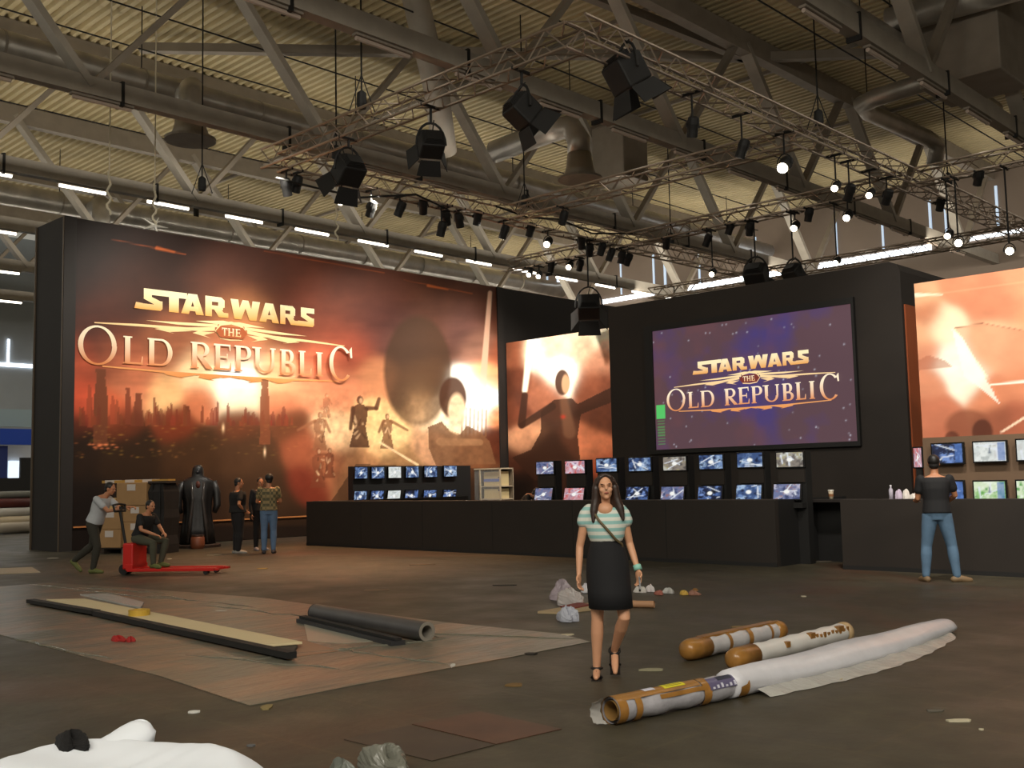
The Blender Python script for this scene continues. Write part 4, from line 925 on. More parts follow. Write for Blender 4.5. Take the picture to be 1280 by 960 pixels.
mb.build('sheet_fold', mat('fold_film', (120, 118, 104), .2, alpha=.7), t)
# long cream board with dark edge
def slab(name, pts, h, m, lab, cat, z0=.01, parent=None):
    P = [fl(*p, h) for p in pts]; o = MB().prism([(p.x, p.y) for p in P], z0, h).build(name, m, parent, bevel=.004)
    if lab: tag(o, lab, cat)
    return o
t = thing('long_board', 'long cream-faced board with a dark edge lying on the plastic sheet', 'board', tuple(fl(200, 780)))
slab('board_face', [(58, 749), (105, 748), (378, 802), (322, 807)], .075, mat('cream_board', (205, 190, 150), .5, noise=.06, nscale=1), None, None, .05, t)
slab('board_core', [(52, 751), (104, 750), (372, 806), (366, 817), (325, 812)], .045, mat('dark_board_edge', (46, 40, 36), .6), None, None, .012, t)
MB().bar(fl(38, 751, .05), fl(120, 765, .06), .12, .05).build('dark_batten', M_BLACK, t)
MB().bar(fl(120, 766, .05), fl(365, 819, .06), .10, .06).build('dark_batten', M_BLACK, t)
flat_poly('kraft_paper', [(324, 810), (378, 801), (424, 815), (366, 823)], mat('kraft_paper', (150, 112, 86), .7), .009, .014, 'brown paper sheet sticking out under the right end of the cream board', 'paper')
flat_poly('grey_foil', [(100, 745), (135, 744), (180, 755), (176, 762)], M_FILM, .009, .03, 'narrow strip of grey film behind the far end of the cream board', 'film')
flat_poly('grey_foil', [(380, 781), (440, 789), (500, 800), (430, 806), (385, 803)], mat('pale_film_patch', (140, 140, 126), .3), .009, .014, 'pale grey film patch between the cream board and the dark roll', 'film')
# tape roll on the board
c = fl(174, 769, .075); t = thing('tape_roll', 'yellow roll of tape lying on the cream board', 'tape', tuple(c))
m = MB(); R_, r_ = .13, .08
for k in range(24):
    a, b = 2*PI*k/24, 2*PI*(k+1)/24; q = lambda r, a, z: c+Vector((r*math.cos(a), r*math.sin(a), z))
    m.add([q(R_, a, 0), q(R_, b, 0), q(R_, b, .07), q(R_, a, .07), q(r_, a, 0), q(r_, b, 0), q(r_, b, .07), q(r_, a, .07)], [(0, 1, 2, 3), (5, 4, 7, 6), (3, 2, 6, 7)])
m.build('tape_body', mat('yellow_tape', (196, 160, 60), .4), t); MB().tube([c+Vector((0, 0, .002)), c+Vector((0, 0, .068))], r_*1.01, 20, cap=False).build('tape_core', mat('card_core', (150, 120, 84), .7), t)
# red glove-like rag
crumple('red_rag', 'small crumpled red rag lying on the plastic sheet', 'rag', fl(148, 802), .16, .07, .05, mat('red_rag', (150, 22, 16), .7), 3)
crumple('red_rag', 'tiny red scrap just right of the red rag on the plastic sheet', 'rag', fl(163, 803), .07, .06, .05, mat('red_rag', (150, 22, 16), .7), 5)
# dark roll with open end
t = thing('carpet_roll', 'dark grey roll with an open round end lying on the plastic sheet', 'roll', tuple(fl(540, 796)))
r = .1; a, b = fl(395, 777), fl(534, 803); a.z = b.z = r+.01; d = (b-a).normalized()
MB().tube([a, b], r, 28, cap=False).build('roll_body', mat('dark_roll', (66, 64, 64), .38, noise=.1), t, smooth=True)
m = MB()
for k in range(28):
    A_, B_ = 2*PI*k/28, 2*PI*(k+1)/28; s_ = d.cross(Vector((0, 0, 1))); q = lambda r, a_, o=0: b+d*o+s_*r*math.cos(a_)+Vector((0, 0, r*math.sin(a_)))
    m.add([q(r, A_), q(r, B_), q(.064, B_), q(.064, A_)], [(0, 1, 2, 3)]); m.add([q(.064, A_), q(.064, B_), q(.064, B_, -.8), q(.064, A_, -.8)], [(0, 1, 2, 3)])
m.build('roll_end', mat('roll_end_grey', (128, 122, 112), .6), t); MB().tube([b-d*.8, b-d*.79], .064, 20).build('roll_hollow', M_BLACK, t)
MB().tube([a, a-d*.02], r, 28).build('roll_cap', M_BLACK, t)
t = thing('dark_plank', 'thin dark plank lying along the front of the dark roll', 'plank', tuple(fl(440, 792)))
a, b = fl(378, 775, .03), fl(498, 804, .03); MB().bar(a, b, .16, .045).build('plank', mat('dark_plank', (42, 42, 44), .5), t); MB().bar(a+Vector((0, 0, .04)), b+Vector((0, 0, .04)), .08, .03).build('plank_rib', M_BLACK, t)

# small litter
def litter(px_, py_, w_, h_, col, lab, cat='litter', rot=0.0, th=.012, group=None, name='paper_scrap'):
    c = fl(px_, py_); mb = MB(); n = 7; P = []
    for k in range(n): a = 2*PI*k/n; r_ = .75+.4*rng.random(); P.append((c.x+_r[0]*w_*r_*math.cos(a)-_r[1]*h_*r_*math.sin(a), c.y+_r[1]*w_*r_*math.cos(a)+_r[0]*h_*r_*math.sin(a)))
    mb.prism(P, .009 if 0 else .001, th); o = mb.build(name, mat('scrap_%d_%d_%d' % col, col, .7)); tag(o, lab, cat, group)
for a in [(333, 885, .05, .09, (128, 112, 70), 'tan cardboard scrap at the near corner of the plastic sheet'), (243, 891, .05, .035, (206, 206, 200), 'white paper scrap left of the tan scrap'),
          (566, 833, .025, .09, (196, 196, 190), 'white paper slip on the near edge of the plastic sheet'), (1200, 902, .09, .035, (190, 182, 156), 'cream torn paper on the carpet at lower right'),
          (1227, 913, .015, .012, (190, 182, 156), 'tiny cream crumb below the cream torn paper'), (1045, 850, .055, .05, (160, 140, 100), 'tan paper scrap under the long film-wrapped roll'),
          (815, 838, .12, .05, (138, 134, 108), 'flat grey-green strip right of the walking woman\'s feet'), (709, 794, .08, .05, (186, 176, 150), 'white scrap at the far tip of the plastic sheet'),
          (631, 732, .22, .06, (34, 30, 28), 'thin dark strip on the carpet beyond the sheet'), (328, 711, .12, .1, (158, 130, 60), 'small yellow-brown scrap on the carpet before the two talking men'),
          (268, 694, .2, .12, (176, 160, 130), 'white scrap left of the feet of the man in black'), (212, 699, .06, .06, (200, 195, 180), 'tiny white dot of paper right of the red forks'),
          (527, 706, .3, .06, (120, 96, 74), 'thin pale strip before the long counter'), (472, 738, .22, .06, (120, 96, 74), 'thin pale strip on the orange-lit carpet'), (66, 698, .14, .06, (170, 165, 150), 'pale scrap near the wall corner at left'),
          (1005, 746, .04, .05, (176, 170, 150), 'tiny pale crumb behind the wrapped rolls'), (925, 784, .1, .05, (120, 100, 64), 'brown scrap behind the first wrapped roll'), (1170, 889, .06, .03, (92, 88, 78), 'faint grey scrap beside the cream torn paper'),
          (643, 857, .08, .06, (110, 84, 44), 'faint brown scrap right of the plastic sheet'), (276, 764, .08, .05, (190, 190, 180), 'small white scrap behind the cream board'), (662, 818, .07, .06, (40, 34, 30), 'dark clod at the edge of the plastic sheet'),
          (1030, 702, .16, .06, (90, 82, 70), 'faint strip in the dark opening between the counters'), (313, 933, .03, .02, (90, 90, 92), 'grey scrap right of the white sheet heap')]:
    litter(*a)
flat_poly('floor_sheet', [(-20, 719), (-20, 712), (40, 710), (50, 716)], mat('pale_sheet', (160, 146, 122), .6), .002, .02, 'pale flat sheet on the carpet at the left edge', 'sheet')
t = thing('floor_hatch', 'reddish rusty metal hatch cover let into the carpet', 'hatch', tuple(fl(600, 905)), kind='structure')
flat_poly('hatch_plate', [(515, 906), (600, 890), (702, 912), (620, 931)], mat('hatch_plate', (78, 52, 38), .5, noise=.3, nscale=3), .001, .006, parent=t)
flat_poly('hatch_plate', [(430, 925), (512, 908), (618, 932), (540, 952)], mat('hatch_plate2', (60, 50, 40), .5, noise=.3, nscale=3), .001, .006, parent=t)

# rubbish behind the woman
M_BAG = mat('clear_bag', (172, 166, 164), .25, bump=.4, nscale=16)
crumple('plastic_bag', 'crumpled clear plastic bag lying behind the woman, topmost of the rubbish', 'bag', fl(712, 756), .26, .2, .17, M_BAG, 11)
crumple('plastic_bag', 'lilac-grey crumpled bag at the upper left of the rubbish behind the woman', 'bag', fl(702, 750), .22, .15, .2, mat('lilac_bag', (150, 138, 145), .4), 12)
crumple('plastic_bag', 'small white bag, nearest of the rubbish behind the woman', 'bag', fl(709, 777), .17, .12, .13, mat('white_bag', (165, 168, 180), .4), 13)
crumple('crumpled_paper', 'bright white crumpled paper beside the woman\'s hand-side rubbish', 'paper', fl(732, 741), .09, .08, .1, mat('white_scrap', (210, 210, 216), .5), 14)
flat_poly('cardboard_sheet', [(672, 767), (742, 755), (752, 762), (700, 768)], mat('card_tan', (160, 140, 108), .7), .002, .03, 'tan cardboard sheet under the bags behind the woman', 'cardboard')
flat_poly('red_card', [(700, 762), (725, 757), (738, 760), (712, 765)], mat('dark_red_card', (110, 40, 32), .6), .031, .045, 'dark red card lying on the tan cardboard', 'card')
t = thing('cardboard_tube', 'brown cardboard tube lying behind the woman at right', 'tube', tuple(fl(805, 760)))
a, b = fl(770, 759), fl(818, 760); a.z = b.z = .045; MB().tube([a, b], .045, 16, cap=False).build('tube_wall', mat('card_tube', (168, 126, 92), .6), t, smooth=True)
d = (b-a).normalized(); MB().tube([b-d*.03, b-d*.02], .044, 16).build('tube_mouth', M_BLACK, t); MB().tube([a, a-d*.01], .045, 16).build('tube_cap', M_BLACK, t)
for k, (x, y, rx, h, c_, lab) in enumerate([(800, 741, .12, .07, (190, 186, 180), 'white crumpled wrapping left of the small litter row'), (813, 740, .1, .08, (206, 200, 200), 'brightest white crumple in the small litter row'), (824, 744, .09, .05, (150, 90, 76), 'reddish scrap in the middle of the litter row'), (836, 742, .13, .06, (176, 176, 172), 'grey-white crumple in the litter row'), (855, 744, .08, .05, (190, 156, 70), 'yellow scrap right in the litter row'), (867, 744, .14, .05, (140, 100, 84), 'brownish scrap at the right end of the litter row'), (869, 739, .05, .03, (130, 90, 40), 'tiny ochre scrap beyond the litter row')]):
    crumple('crumpled_litter', lab, 'litter', fl(x, y), rx, rx*.6, h, mat('crumple_%d_%d_%d' % c_, c_, .7), 60+k, 'litter row behind the woman')

# wrapped rolls
M_TAPE = mat('brown_packing_tape', (150, 106, 50), .28, noise=.25, nscale=7, bump=.2)
M_WRAP = mat('white_wrap', (186, 184, 186), .35, noise=.08, nscale=6, bump=.25)
def wrapped_roll(lab, p0, p1, r, bands, ends, lm, extra=None):
    a, b = fl(*p0), fl(*p1); a.z = b.z = r; d = b-a; Ln = d.length; d.normalize(); t = thing('wrapped_roll', lab, 'roll', tuple((a+b)/2), 'wrapped rolls on the carpet')
    k = 24; pts = [a+d*Ln*i/k for i in range(k+1)]; rad = [r*(.97+.05*math.sin(i*1.7)) for i in range(k+1)]
    rad[0] *= .8; rad[-1] *= .8; MB().tube(pts, rad, 20).build('wrapping', lm, t, smooth=True)
    for (u, wd_) in bands:
        q = a+d*Ln*u; MB().tube([q-d*wd_/2, q+d*wd_/2], r*1.035, 22, cap=False).build('tape_band', M_TAPE, t, smooth=True)
    for e, (q, s) in zip(ends, ((a, 1), (b, -1))):
        if e: MB().tube([q-d*s*.05, q-d*s*.02, q+d*s*.04, q+d*s*e], [r*.55, r*.88, r*1.03, r*1.04], 20).build('taped_end', M_TAPE, t, smooth=True)
    return t, a, b, d, Ln
t, a, b, d, Ln = wrapped_roll('shorter roll wrapped in white with many brown tape bands, farthest of the three', (860, 826), (975, 799), .095, [(.36, .05), (.58, .07), (.82, .04)], (.28, .14), M_WRAP)
MB().bar(a+Vector((0, 0, .085))+d*.2, b+Vector((0, 0, .085))-d*.1, .085, .025).build('tape_strip', M_TAPE, t)
t, a, b, d, Ln = wrapped_roll('roll wrapped in white with taped brown ends, middle of the three', (918, 838), (1055, 802), .092, [], (.3, .0), mat('whiter_wrap', (212, 210, 206), .35, bump=.2))
side = d.cross(Vector((0, 0, 1)))
for u, dz, ln in ((.38, .5, .06), (.62, .8, .08), (.9, .8, .1)):
    q = a+d*Ln*u+side*.085*math.cos(dz)+Vector((0, 0, .085*math.sin(dz))); MB().box(q, (.05, ln, .05), d.to_track_quat('Y', 'Z').to_matrix()).build('tape_patch', M_TAPE, t)
m = MB()
for k in range(9): q = a+d*(Ln*.66+k*.075)+side*.090*math.cos(.5)+Vector((0, 0, .090*math.sin(.5))); m.box(q, (.010, .04, .05-.02*(k % 2)), d.to_track_quat('Y', 'Z').to_matrix())
m.build('brown_lettering_marks', M_TAPE, t)
MB().tube([b-d*.03, b+d*.03, b+d*.05], [.097, .099, .08], 20).build('taped_rim', mat('rim_tape', (176, 150, 112), .4), t, smooth=True)
# long roll, first part taped, the rest under billowing film
t = thing('wrapped_roll', 'longest roll, nearest of the three, with yellow label and film trailing to the right', 'roll', tuple(fl(970, 840)), 'wrapped rolls on the carpet')
r = .092; a, b = fl(764, 906), fl(925, 870); e = fl(1186, 790); a.z = b.z = r
d = (b-a).normalized(); Ln = (b-a).length; side = d.cross(Vector((0, 0, 1))); Rm = d.to_track_quat('Y', 'Z').to_matrix()
MB().tube([a+d*Ln*i/20 for i in range(21)], [r*(.93+.08*math.sin(i*1.3)) for i in range(21)], 20, cap=False).build('wrapping', mat('film_wrap', (168, 166, 172), .25, noise=.15, nscale=8, bump=.4), t, smooth=True)
MB().tube([a+d*.35, a+d*.34], r*.7, 18).build('inner_core', mat('brown_core', (80, 52, 26), .6), t)
MB().tube([a, a+d*.32], r*.72, 18, cap=False).build('core_sleeve', mat('core_card', (140, 106, 56), .6), t, smooth=True)
for u, w_ in ((.03, .08), (.14, .06), (.66, .08), (.97, .1)): q = a+d*Ln*u; MB().tube([q-d*w_/2, q+d*w_/2], r*1.03, 22, cap=False).build('tape_band', M_TAPE, t, smooth=True)
def strip_on(name, u0, u1, a0, a1, m_, rr=1.04):
    mb = MB(); n = 8; vs = []
    for u in (u0, u1):
        for k in range(n+1): an = math.radians(a0+(a1-a0)*k/n); vs.append(a+d*Ln*u+side*r*rr*math.cos(an)+Vector((0, 0, r*rr*math.sin(an))))
    mb.add(vs, [(k, k+1, n+2+k, n+1+k) for k in range(n)]); return mb.build(name, m_, t)
strip_on('tape_strip', .05, .62, 45, 105, M_TAPE, 1.03)
strip_on('tape_strip', .3, .98, 20, 40, M_TAPE, 1.02)
strip_on('printed_label', .68, .93, 12, 70, mat('purple_label', (96, 90, 120), .3), 1.05); strip_on('label_panel', .76, .88, 48, 72, mat('navy_panel', (40, 42, 60), .4), 1.06)
for k in range(6): strip_on('label_writing', .70+.035*k, .718+.035*k, 16, 24+6*(k % 3), mat('label_white', (200, 200, 214), .4), 1.065)
strip_on('yellow_label', .36, .52, 62, 104, mat('yellow_label', (214, 204, 40), .4), 1.06); strip_on('label_lines', .38, .5, 72, 76, mat('dull_ink', (110, 100, 30), .5), 1.065); strip_on('label_lines', .38, .5, 84, 88, mat('dull_ink', (110, 100, 30), .5), 1.065)
strip_on('white_label', .22, .30, 70, 104, mat('label_white', (200, 200, 214), .4), 1.06)
# film bag around the right part
rs = []; K = 40; e.z = .1
for i in range(K+1):
    u = i/K; c = b-d*.15+(e-b+d*.15)*u; dd = (e-b).normalized(); sd = dd.cross(Vector((0, 0, 1))); w_ = .10+.05*math.sin(u*PI*.8)-.01*u; hh = .105-.03*u+.003*math.sin(u*17)
    if i == K: w_, hh = .07, .05
    g = []
    for k in range(20):
        an = 2*PI*k/20; rr_ = 1+.03*math.sin(5*an+u*9)+.006*rng.normal(); x_ = w_*math.cos(an)*rr_; z_ = hh*math.sin(an)*rr_
        skew = (.12*math.sin(u*PI))*(1-(math.sin(an)+1)/2); g.append(Vector((c.x, c.y, 0))+sd*(x_+skew)+Vector((0, 0, max(.004+.002*(k % 3), hh+z_))))
    rs.append(g)
MB().rings(rs).build('film_sleeve', mat('white_foam_film', (206, 206, 212), .3, noise=.06, nscale=5, bump=.35), t, smooth=True)
fp = []
for i in range(25):   # flat film trailing along the near side of the sleeve
    u = i/24; c = b+(e-b)*(.02+.9*u); wv = .05+.20*math.sin(u*PI)+.015*math.sin(i*2.3)
    fp.append([Vector((c.x, c.y, 0))+sd*(.10)+Vector((0, 0, .05)), Vector((c.x, c.y, 0))+sd*(.14+wv*.5)+Vector((0, 0, .03+.012*math.sin(i*1.9))), Vector((c.x, c.y, 0))+sd*(.16+wv)+Vector((0, 0, .006))])
mb = MB()
for i in range(24): mb.add(fp[i]+fp[i+1], [(0, 1, 4, 3), (1, 2, 5, 4)])
mb.build('trailing_film', M_FILM, t, smooth=True)
rs = []
for i in range(5):
    u = i/4; g = []
    for k in range(14): an = math.radians(110+150*k/13); rr_ = r*(1.0-.18*u+.07*math.sin(k*2.1+i)); q = a-d*(.01+.11*u)+side*-rr_*math.cos(an)*-1+Vector((0, 0, rr_*math.sin(an))); q.z = max(.005, q.z); g.append(q)
    rs.append(g)
mb = MB()
for i in range(4): mb.add(rs[i]+rs[i+1], [(k, k+1, 15+k, 14+k) for k in range(13)])
mb.build('loose_film_end', mat('loose_film', (190, 188, 184), .25, alpha=.8, bump=.4), t, smooth=True)

# white sheet heap, black cloth and grey bag in the foreground
def heap(name, lab, cat, outline, hfun, m, parts=None, rows=14, nn=64, seed=1, sub=True):
    """draped heap: outline points on the floor, height function over 0..1 from rim to middle"""
    P = [Vector(fl(*p)) for p in outline]; r = np.random.default_rng(seed); n = len(P)
    R_ = []
    for k in range(nn):
        u = k/nn*n; i = int(u); f = u-i; R_.append(P[i % n]*(1-f)+P[(i+1) % n]*f)
    c = sum(R_, Vector())/nn; rs = []
    for i in range(rows+1):
        s = i/rows; g = []
        for k in range(nn):
            p = R_[k]+(c-R_[k])*s; z = hfun(p, s)
            g.append(Vector((p.x, p.y, max(.003, z))))
        rs.append(g)
    mb = MB().rings(rs); o = mb.build(name, m, None, smooth=True)
    if sub: q = o.modifiers.new('s', 'SUBSURF'); q.levels = q.render_levels = 1
    return tag(o, lab, cat)
M_CLOTH = mat('white_cloth', (236, 242, 250), .75, bump=.08, nscale=3)
def hw(p, s):
    e_ = min(1, s*3.2)**.6
    return e_*(.165+.028*math.sin(p.x*4+p.y*3)+.018*math.sin(p.y*7-p.x*3)+.02*s)+.006*math.sin(p.x*31+p.y*13)*s
heap('white_sheet', 'large white fabric sheet crumpled on the floor at the lower left corner', 'sheet', [(-60, 985), (0, 966), (60, 958), (150, 950), (240, 949), (300, 958), (345, 980), (372, 1010), (330, 1060), (100, 1100), (-100, 1090)], hw, M_CLOTH, rows=16, nn=80)
t = thing('white_fabric_roll', 'bulging white fabric roll leaning up out of the white sheet heap', 'fabric', tuple(fl(150, 935)))
p0, p1 = fl(100, 958, .09), fl(180, 915, .16)
rs = []; d = (p1-p0).normalized(); side = d.cross(Vector((0, 0, 1)))
for i in range(13):
    u = i/12; c = p0+(p1-p0)*u; wv = .085+.05*math.sin(u*PI*.8)+.008*math.sin(u*9); hv = .06+.03*u; wv *= 1 if i < 12 else .5; hv *= 1 if i < 12 else .6
    rs.append([c+side*wv*math.cos(2*PI*k/18)*(1+.06*math.sin(k*3+i))+Vector((0, 0, hv*math.sin(2*PI*k/18))) for k in range(18)])
MB().rings(rs).build('fabric_body', M_CLOTH, t, smooth=True)
MB().tube([p1-d*.03, p1+d*.0, p1+d*.025], [.09, .08, .03], 16).build('fabric_tuck', M_CLOTH, t, smooth=True)
crumple('black_cloth', 'small black furry cloth lying on the far edge of the white sheet', 'cloth', fl(88, 936, .165), .2, .10, .08, mat('black_fur', (14, 12, 12), .95), 31, n=30, jag=.12)
crumple('grey_plastic_bag', 'grey translucent plastic bag with pointed folds at the bottom edge', 'bag', fl(483, 966), .24, .13, .12, mat('grey_bag', (104, 104, 94), .3, bump=.4, nscale=8), 33, jag=.12)
crumple('grey_plastic_bag', 'flatter grey plastic bag left of the pointed grey bag at the bottom edge', 'bag', fl(428, 976), .15, .1, .09, mat('grey_bag2', (96, 100, 92), .3, bump=.4, nscale=8), 34, jag=.12)

# ------------------------------------------------------------------ boxes on the pallet
M_CARD = mat('cardboard', (166, 130, 88), .75, noise=.08, nscale=3); M_CARDL = mat('pale_cardboard', (206, 172, 116), .75, noise=.06, nscale=3)
bd = fl(122, 692); ux = Vector((math.cos(YAW-.35), math.sin(YAW-.35), 0)); uy = Vector((-ux.y, ux.x, 0)); Rb = Matrix((ux, uy, Vector((0, 0, 1)))).transposed()
def at_b(x, y, z): return bd+ux*x+uy*y+Vector((0, 0, z))
t = thing('pallet', 'low dark pallet carrying the cardboard boxes beside the wall', 'pallet', tuple(at_b(1, .6, 0)), rz=0)
for k in range(7): MB().box(at_b(.76, .1+k*.2, .13), (1.52, .12, .03), Rb).build('deck_board', mat('dark_wood', (52, 42, 34), .8), t)
for k in range(3): MB().box(at_b(.1+k*.66, .7, .06), (.12, 1.3, .11), Rb).build('pallet_block', mat('dark_wood', (52, 42, 34), .8), t)
for (x0, x1, z0, z1, y0, m_, lab) in [(.0, .72, .15, .62, 0, M_CARD, 'cardboard box at the bottom left of the stack, with a white label'), (.04, .72, .625, 1.12, 0, M_CARD, 'cardboard box in the middle of the left column, with a pale label'), (.1, .55, 1.125, 1.42, 0, M_CARDL, 'pale small box on top of the left column, behind the man\'s arm'),
                                      (.75, 1.5, .15, .8, .05, M_CARD, 'cardboard box at the bottom right behind the sitting man'), (.75, 1.5, .805, 1.22, .05, M_CARD, 'cardboard box in the middle of the right column'), (.56, 1.5, 1.43, 1.80, .02, M_CARD, 'wide topmost cardboard box with hanging paper label')]:
    c = at_b((x0+x1)/2, y0+.45, (z0+z1)/2); t = thing('cardboard_box', lab, 'box', tuple(c-Vector((0, 0, (z1-z0)/2))), 'boxes stacked on the pallet')
    if z0 > 1.4: z0 = 1.225
    if z0 == .8: pass
    c = at_b((x0+x1)/2, y0+.45, (z0+z1)/2)
    MB().box(c, (x1-x0, .9, z1-z0), Rb).build('box_body', m_, t, bevel=.01)
    MB().box(at_b((x0+x1)/2, y0-.004, z1-.12), (.26, .008, .16), Rb).build('paper_label', mat('label_paper', (205, 196, 190), .6), t)
    MB().box(at_b((x0+x1)/2, y0+.45, z1+.003), (.08, .9, .006), Rb).build('sealing_tape', mat('box_tape', (180, 150, 100), .3), t)
t = thing('long_carton', 'long flat carton with white tape lying on top of the stacked boxes', 'carton', tuple(at_b(.9, .3, 1.83)))
MB().box(at_b(.85, .5, 1.84), (2.1, .3, .07), Rb).build('carton_body', mat('yellowish_card', (190, 146, 70), .6), t)
for x in (.05, .7, 1.25): MB().box(at_b(x, .5, 1.845), (.3, .305, .075), Rb).build('white_tape', mat('label_paper', (205, 196, 190), .6), t)
t = thing('covered_stack', 'tall dark covered stack standing right of the cardboard boxes', 'stack', tuple(at_b(1.78, .36, 0)))
mb = MB(); rs = []
for i in range(9):
    z = i/8*1.78; s_ = 1+.06*math.sin(i*2.1)-.15*(i == 8); rs.append([at_b(1.78+.23*s_*x+.015*math.sin(i+x*3), .36+.3*s_*y, z) for x, y in [(-1, -1), (-.3, -1.04), (.4, -.98), (1, -1), (1.03, 0), (1, 1), (0, 1), (-1, 1), (-1.02, 0)]])
mb.rings(rs).build('dark_cover', mat('dark_cover', (24, 20, 18), .7), t); MB().box(at_b(1.8, .36, 1.8), (.56, .62, .06), Rb).build('top_board', mat('dark_wood', (52, 42, 34), .8), t)
for x in (1.66, 1.9): MB().box(at_b(x, .05, .9), (.03, .02, 1.7), Rb).build('strap', M_BLACK, t)
# ------------------------------------------------------------------ people
SK1 = mat('skin_fair', (205, 152, 118), .5, noise=.04, nscale=9); SK2 = mat('skin_tan', (176, 120, 86), .5, noise=.04, nscale=9)
HAIR1 = mat('dark_brown_hair', (44, 28, 20), .45, noise=.3, nscale=30); HAIR2 = mat('black_hair', (16, 13, 12), .5); HAIR3 = mat('auburn_hair', (72, 40, 24), .45, noise=.35, nscale=22)
V_ = Vector
def mix(a, b, t): return V_(a)*(1-t)+V_(b)*t
def torso(mb, J, infl=0, lo=0, hi=6, n=20, fem=False):
    hx = (V_(J['hipR'])-V_(J['hipL'])).normalized(); sx = (V_(J['shR'])-V_(J['shL'])).normalized()
    hc = mix(J['hipR'], J['hipL'], .5); scn_ = mix(J['shR'], J['shL'], .5); nb = V_(J['neck'])
    sw_ = (V_(J['shR'])-V_(J['shL'])).length/2; hw_ = (.142 if fem else .15)
    w_ = V_(J.get('waist', mix(hc, scn_, .42)))
    sp = [(hc+V_((0, 0, -.06)), hw_*.86, .10), (hc+V_((0, 0, .03)), hw_*1.08, .118), (w_, hw_*(.72 if fem else .92), .088 if fem else .1), (mix(w_, scn_, .55), sw_*.86, .112), (mix(w_, scn_, .88), sw_*.97, .098), (scn_+V_((0, 0, .025)), sw_*.82, .075), (mix(scn_, nb, .75), sw_*.36, .058)]
    sp = sp[lo:hi+1]; rs = []
    for i, (c, rx, ry) in enumerate(sp):
        t = (sp[min(i+1, len(sp)-1)][0]-sp[max(i-1, 0)][0]).normalized(); u = (i+lo)/6; x = (hx*(1-u)+sx*u).normalized(); y = t.cross(x).normalized(); x = y.cross(t)
        rs.append([c+x*(rx+infl)*math.copysign(abs(math.cos(a))**.85, math.cos(a))+y*(ry+infl)*math.copysign(abs(math.sin(a))**.9, math.sin(a)) for a in [2*PI*k/n for k in range(n)]])
    mb.rings(rs)
def arm(mb, s, e, w_, k=1.0, infl=0, to=1.0):
    s, e, w_ = V_(s), V_(e), V_(w_); P = [s, mix(s, e, .5), e, mix(e, w_, .35), w_]; R_ = [.052, .046, .038, .037, .025]
    if to < 1: P = [s, mix(s, e, .5), mix(s, e, max(.55, to*2))]; R_ = [.050, .050, .05]
    mb.limb(P, [r*k+infl for r in R_], 14)
def leg(mb, h, kn, an, k=1.0, infl=0):
    h, kn, an = V_(h), V_(kn), V_(an); P = [h, mix(h, kn, .35), mix(h, kn, .75), kn, mix(kn, an, .3), mix(kn, an, .7), an]
    mb.limb(P, [r*k+infl for r in (.088, .080, .062, .054, .057, .043, .035)], 14)
def foot(mb, an, toe, k=1.0, infl=0):
    an, toe = V_(an), V_(toe).normalized(); h = an+V_((0, 0, -.045))-toe*.045; b = an+toe*.12+V_((0, 0, -.055)); t_ = an+toe*.18+V_((0, 0, -.06))
    mb.limb([h, mix(h, b, .5)+V_((0, 0, .012)), b, t_], [.034*k+infl, .038*k+infl, .036*k+infl, .024*k+infl], 12)
def hand(mb, wr, d, nrm, side, curl=.5, k=1.0, grip=False):
    """palm and five separate fingers; d direction of the hand, nrm palm normal, side towards the thumb"""
    wr, d, nrm = V_(wr), V_(d).normalized(), V_(nrm); nrm = (nrm-d*nrm.dot(d)).normalized(); sd = d.cross(nrm)*side
    R3 = Matrix((sd, nrm, d)).transposed(); mb.ell(wr+d*.045*k, (.040*k, .017*k, .054*k), R3, 12, 8)
    for i, (o, ln) in enumerate(((.027, .068), (.009, .078), (-.009, .072), (-.027, .056))):
        b = wr+d*.082*k+sd*o*k; c1 = curl*(.9 if not grip else 1.3); p = [b]; an = c1*.4
        for f in (.45, .32, .26): q = p[-1]+(d*math.cos(an)+nrm*math.sin(an))*ln*f*k; p.append(q); an += c1*.8
        mb.limb(p, [.0088*k, .0082*k, .0076*k, .0066*k], 8)
    b = wr+d*.03*k+sd*.032*k; q = b+(sd*.75+d*.75+nrm*.35)*.032*k; q2 = q+(sd*.25+d*.85+nrm*.5*curl*2)*.028*k; mb.limb([b, q, q2], [.0115*k, .010*k, .0082*k], 8)
def head(mb, c, fwd, k=1.0, up=(0, 0, 1), fem=False):
    c, f = V_(c), V_(fwd).normalized(); up = V_(up); x = f.cross(up).normalized(); up = x.cross(f); R3 = Matrix((x, f, up)).transposed(); g = lambda a, b, e: c+(x*a+f*b+up*e)*k
    mb.ell(g(0, -.01, .025), (.073*k, .092*k, .088*k), R3, 18, 12); mb.ell(g(0, .018, -.045), (.054*k, .066*k, .066*k), R3, 16, 10); mb.ell(g(0, .055, -.092), (.024*k, .022*k, .02*k), R3, 10, 8)
    mb.limb([g(0, .082, .012), g(0, .104, -.022)], [.010*k, .015*k], 8); mb.ell(g(0, .078, .022), (.05*k, .014*k, .012*k), R3, 12, 8)
    for s in (-1, 1): mb.ell(g(s*.073, -.008, -.01), (.010*k, .022*k, .034*k), R3, 8, 8); mb.ell(g(s*.036, .06, -.03), (.022*k, .02*k, .022*k), R3, 8, 8)
    return R3, g
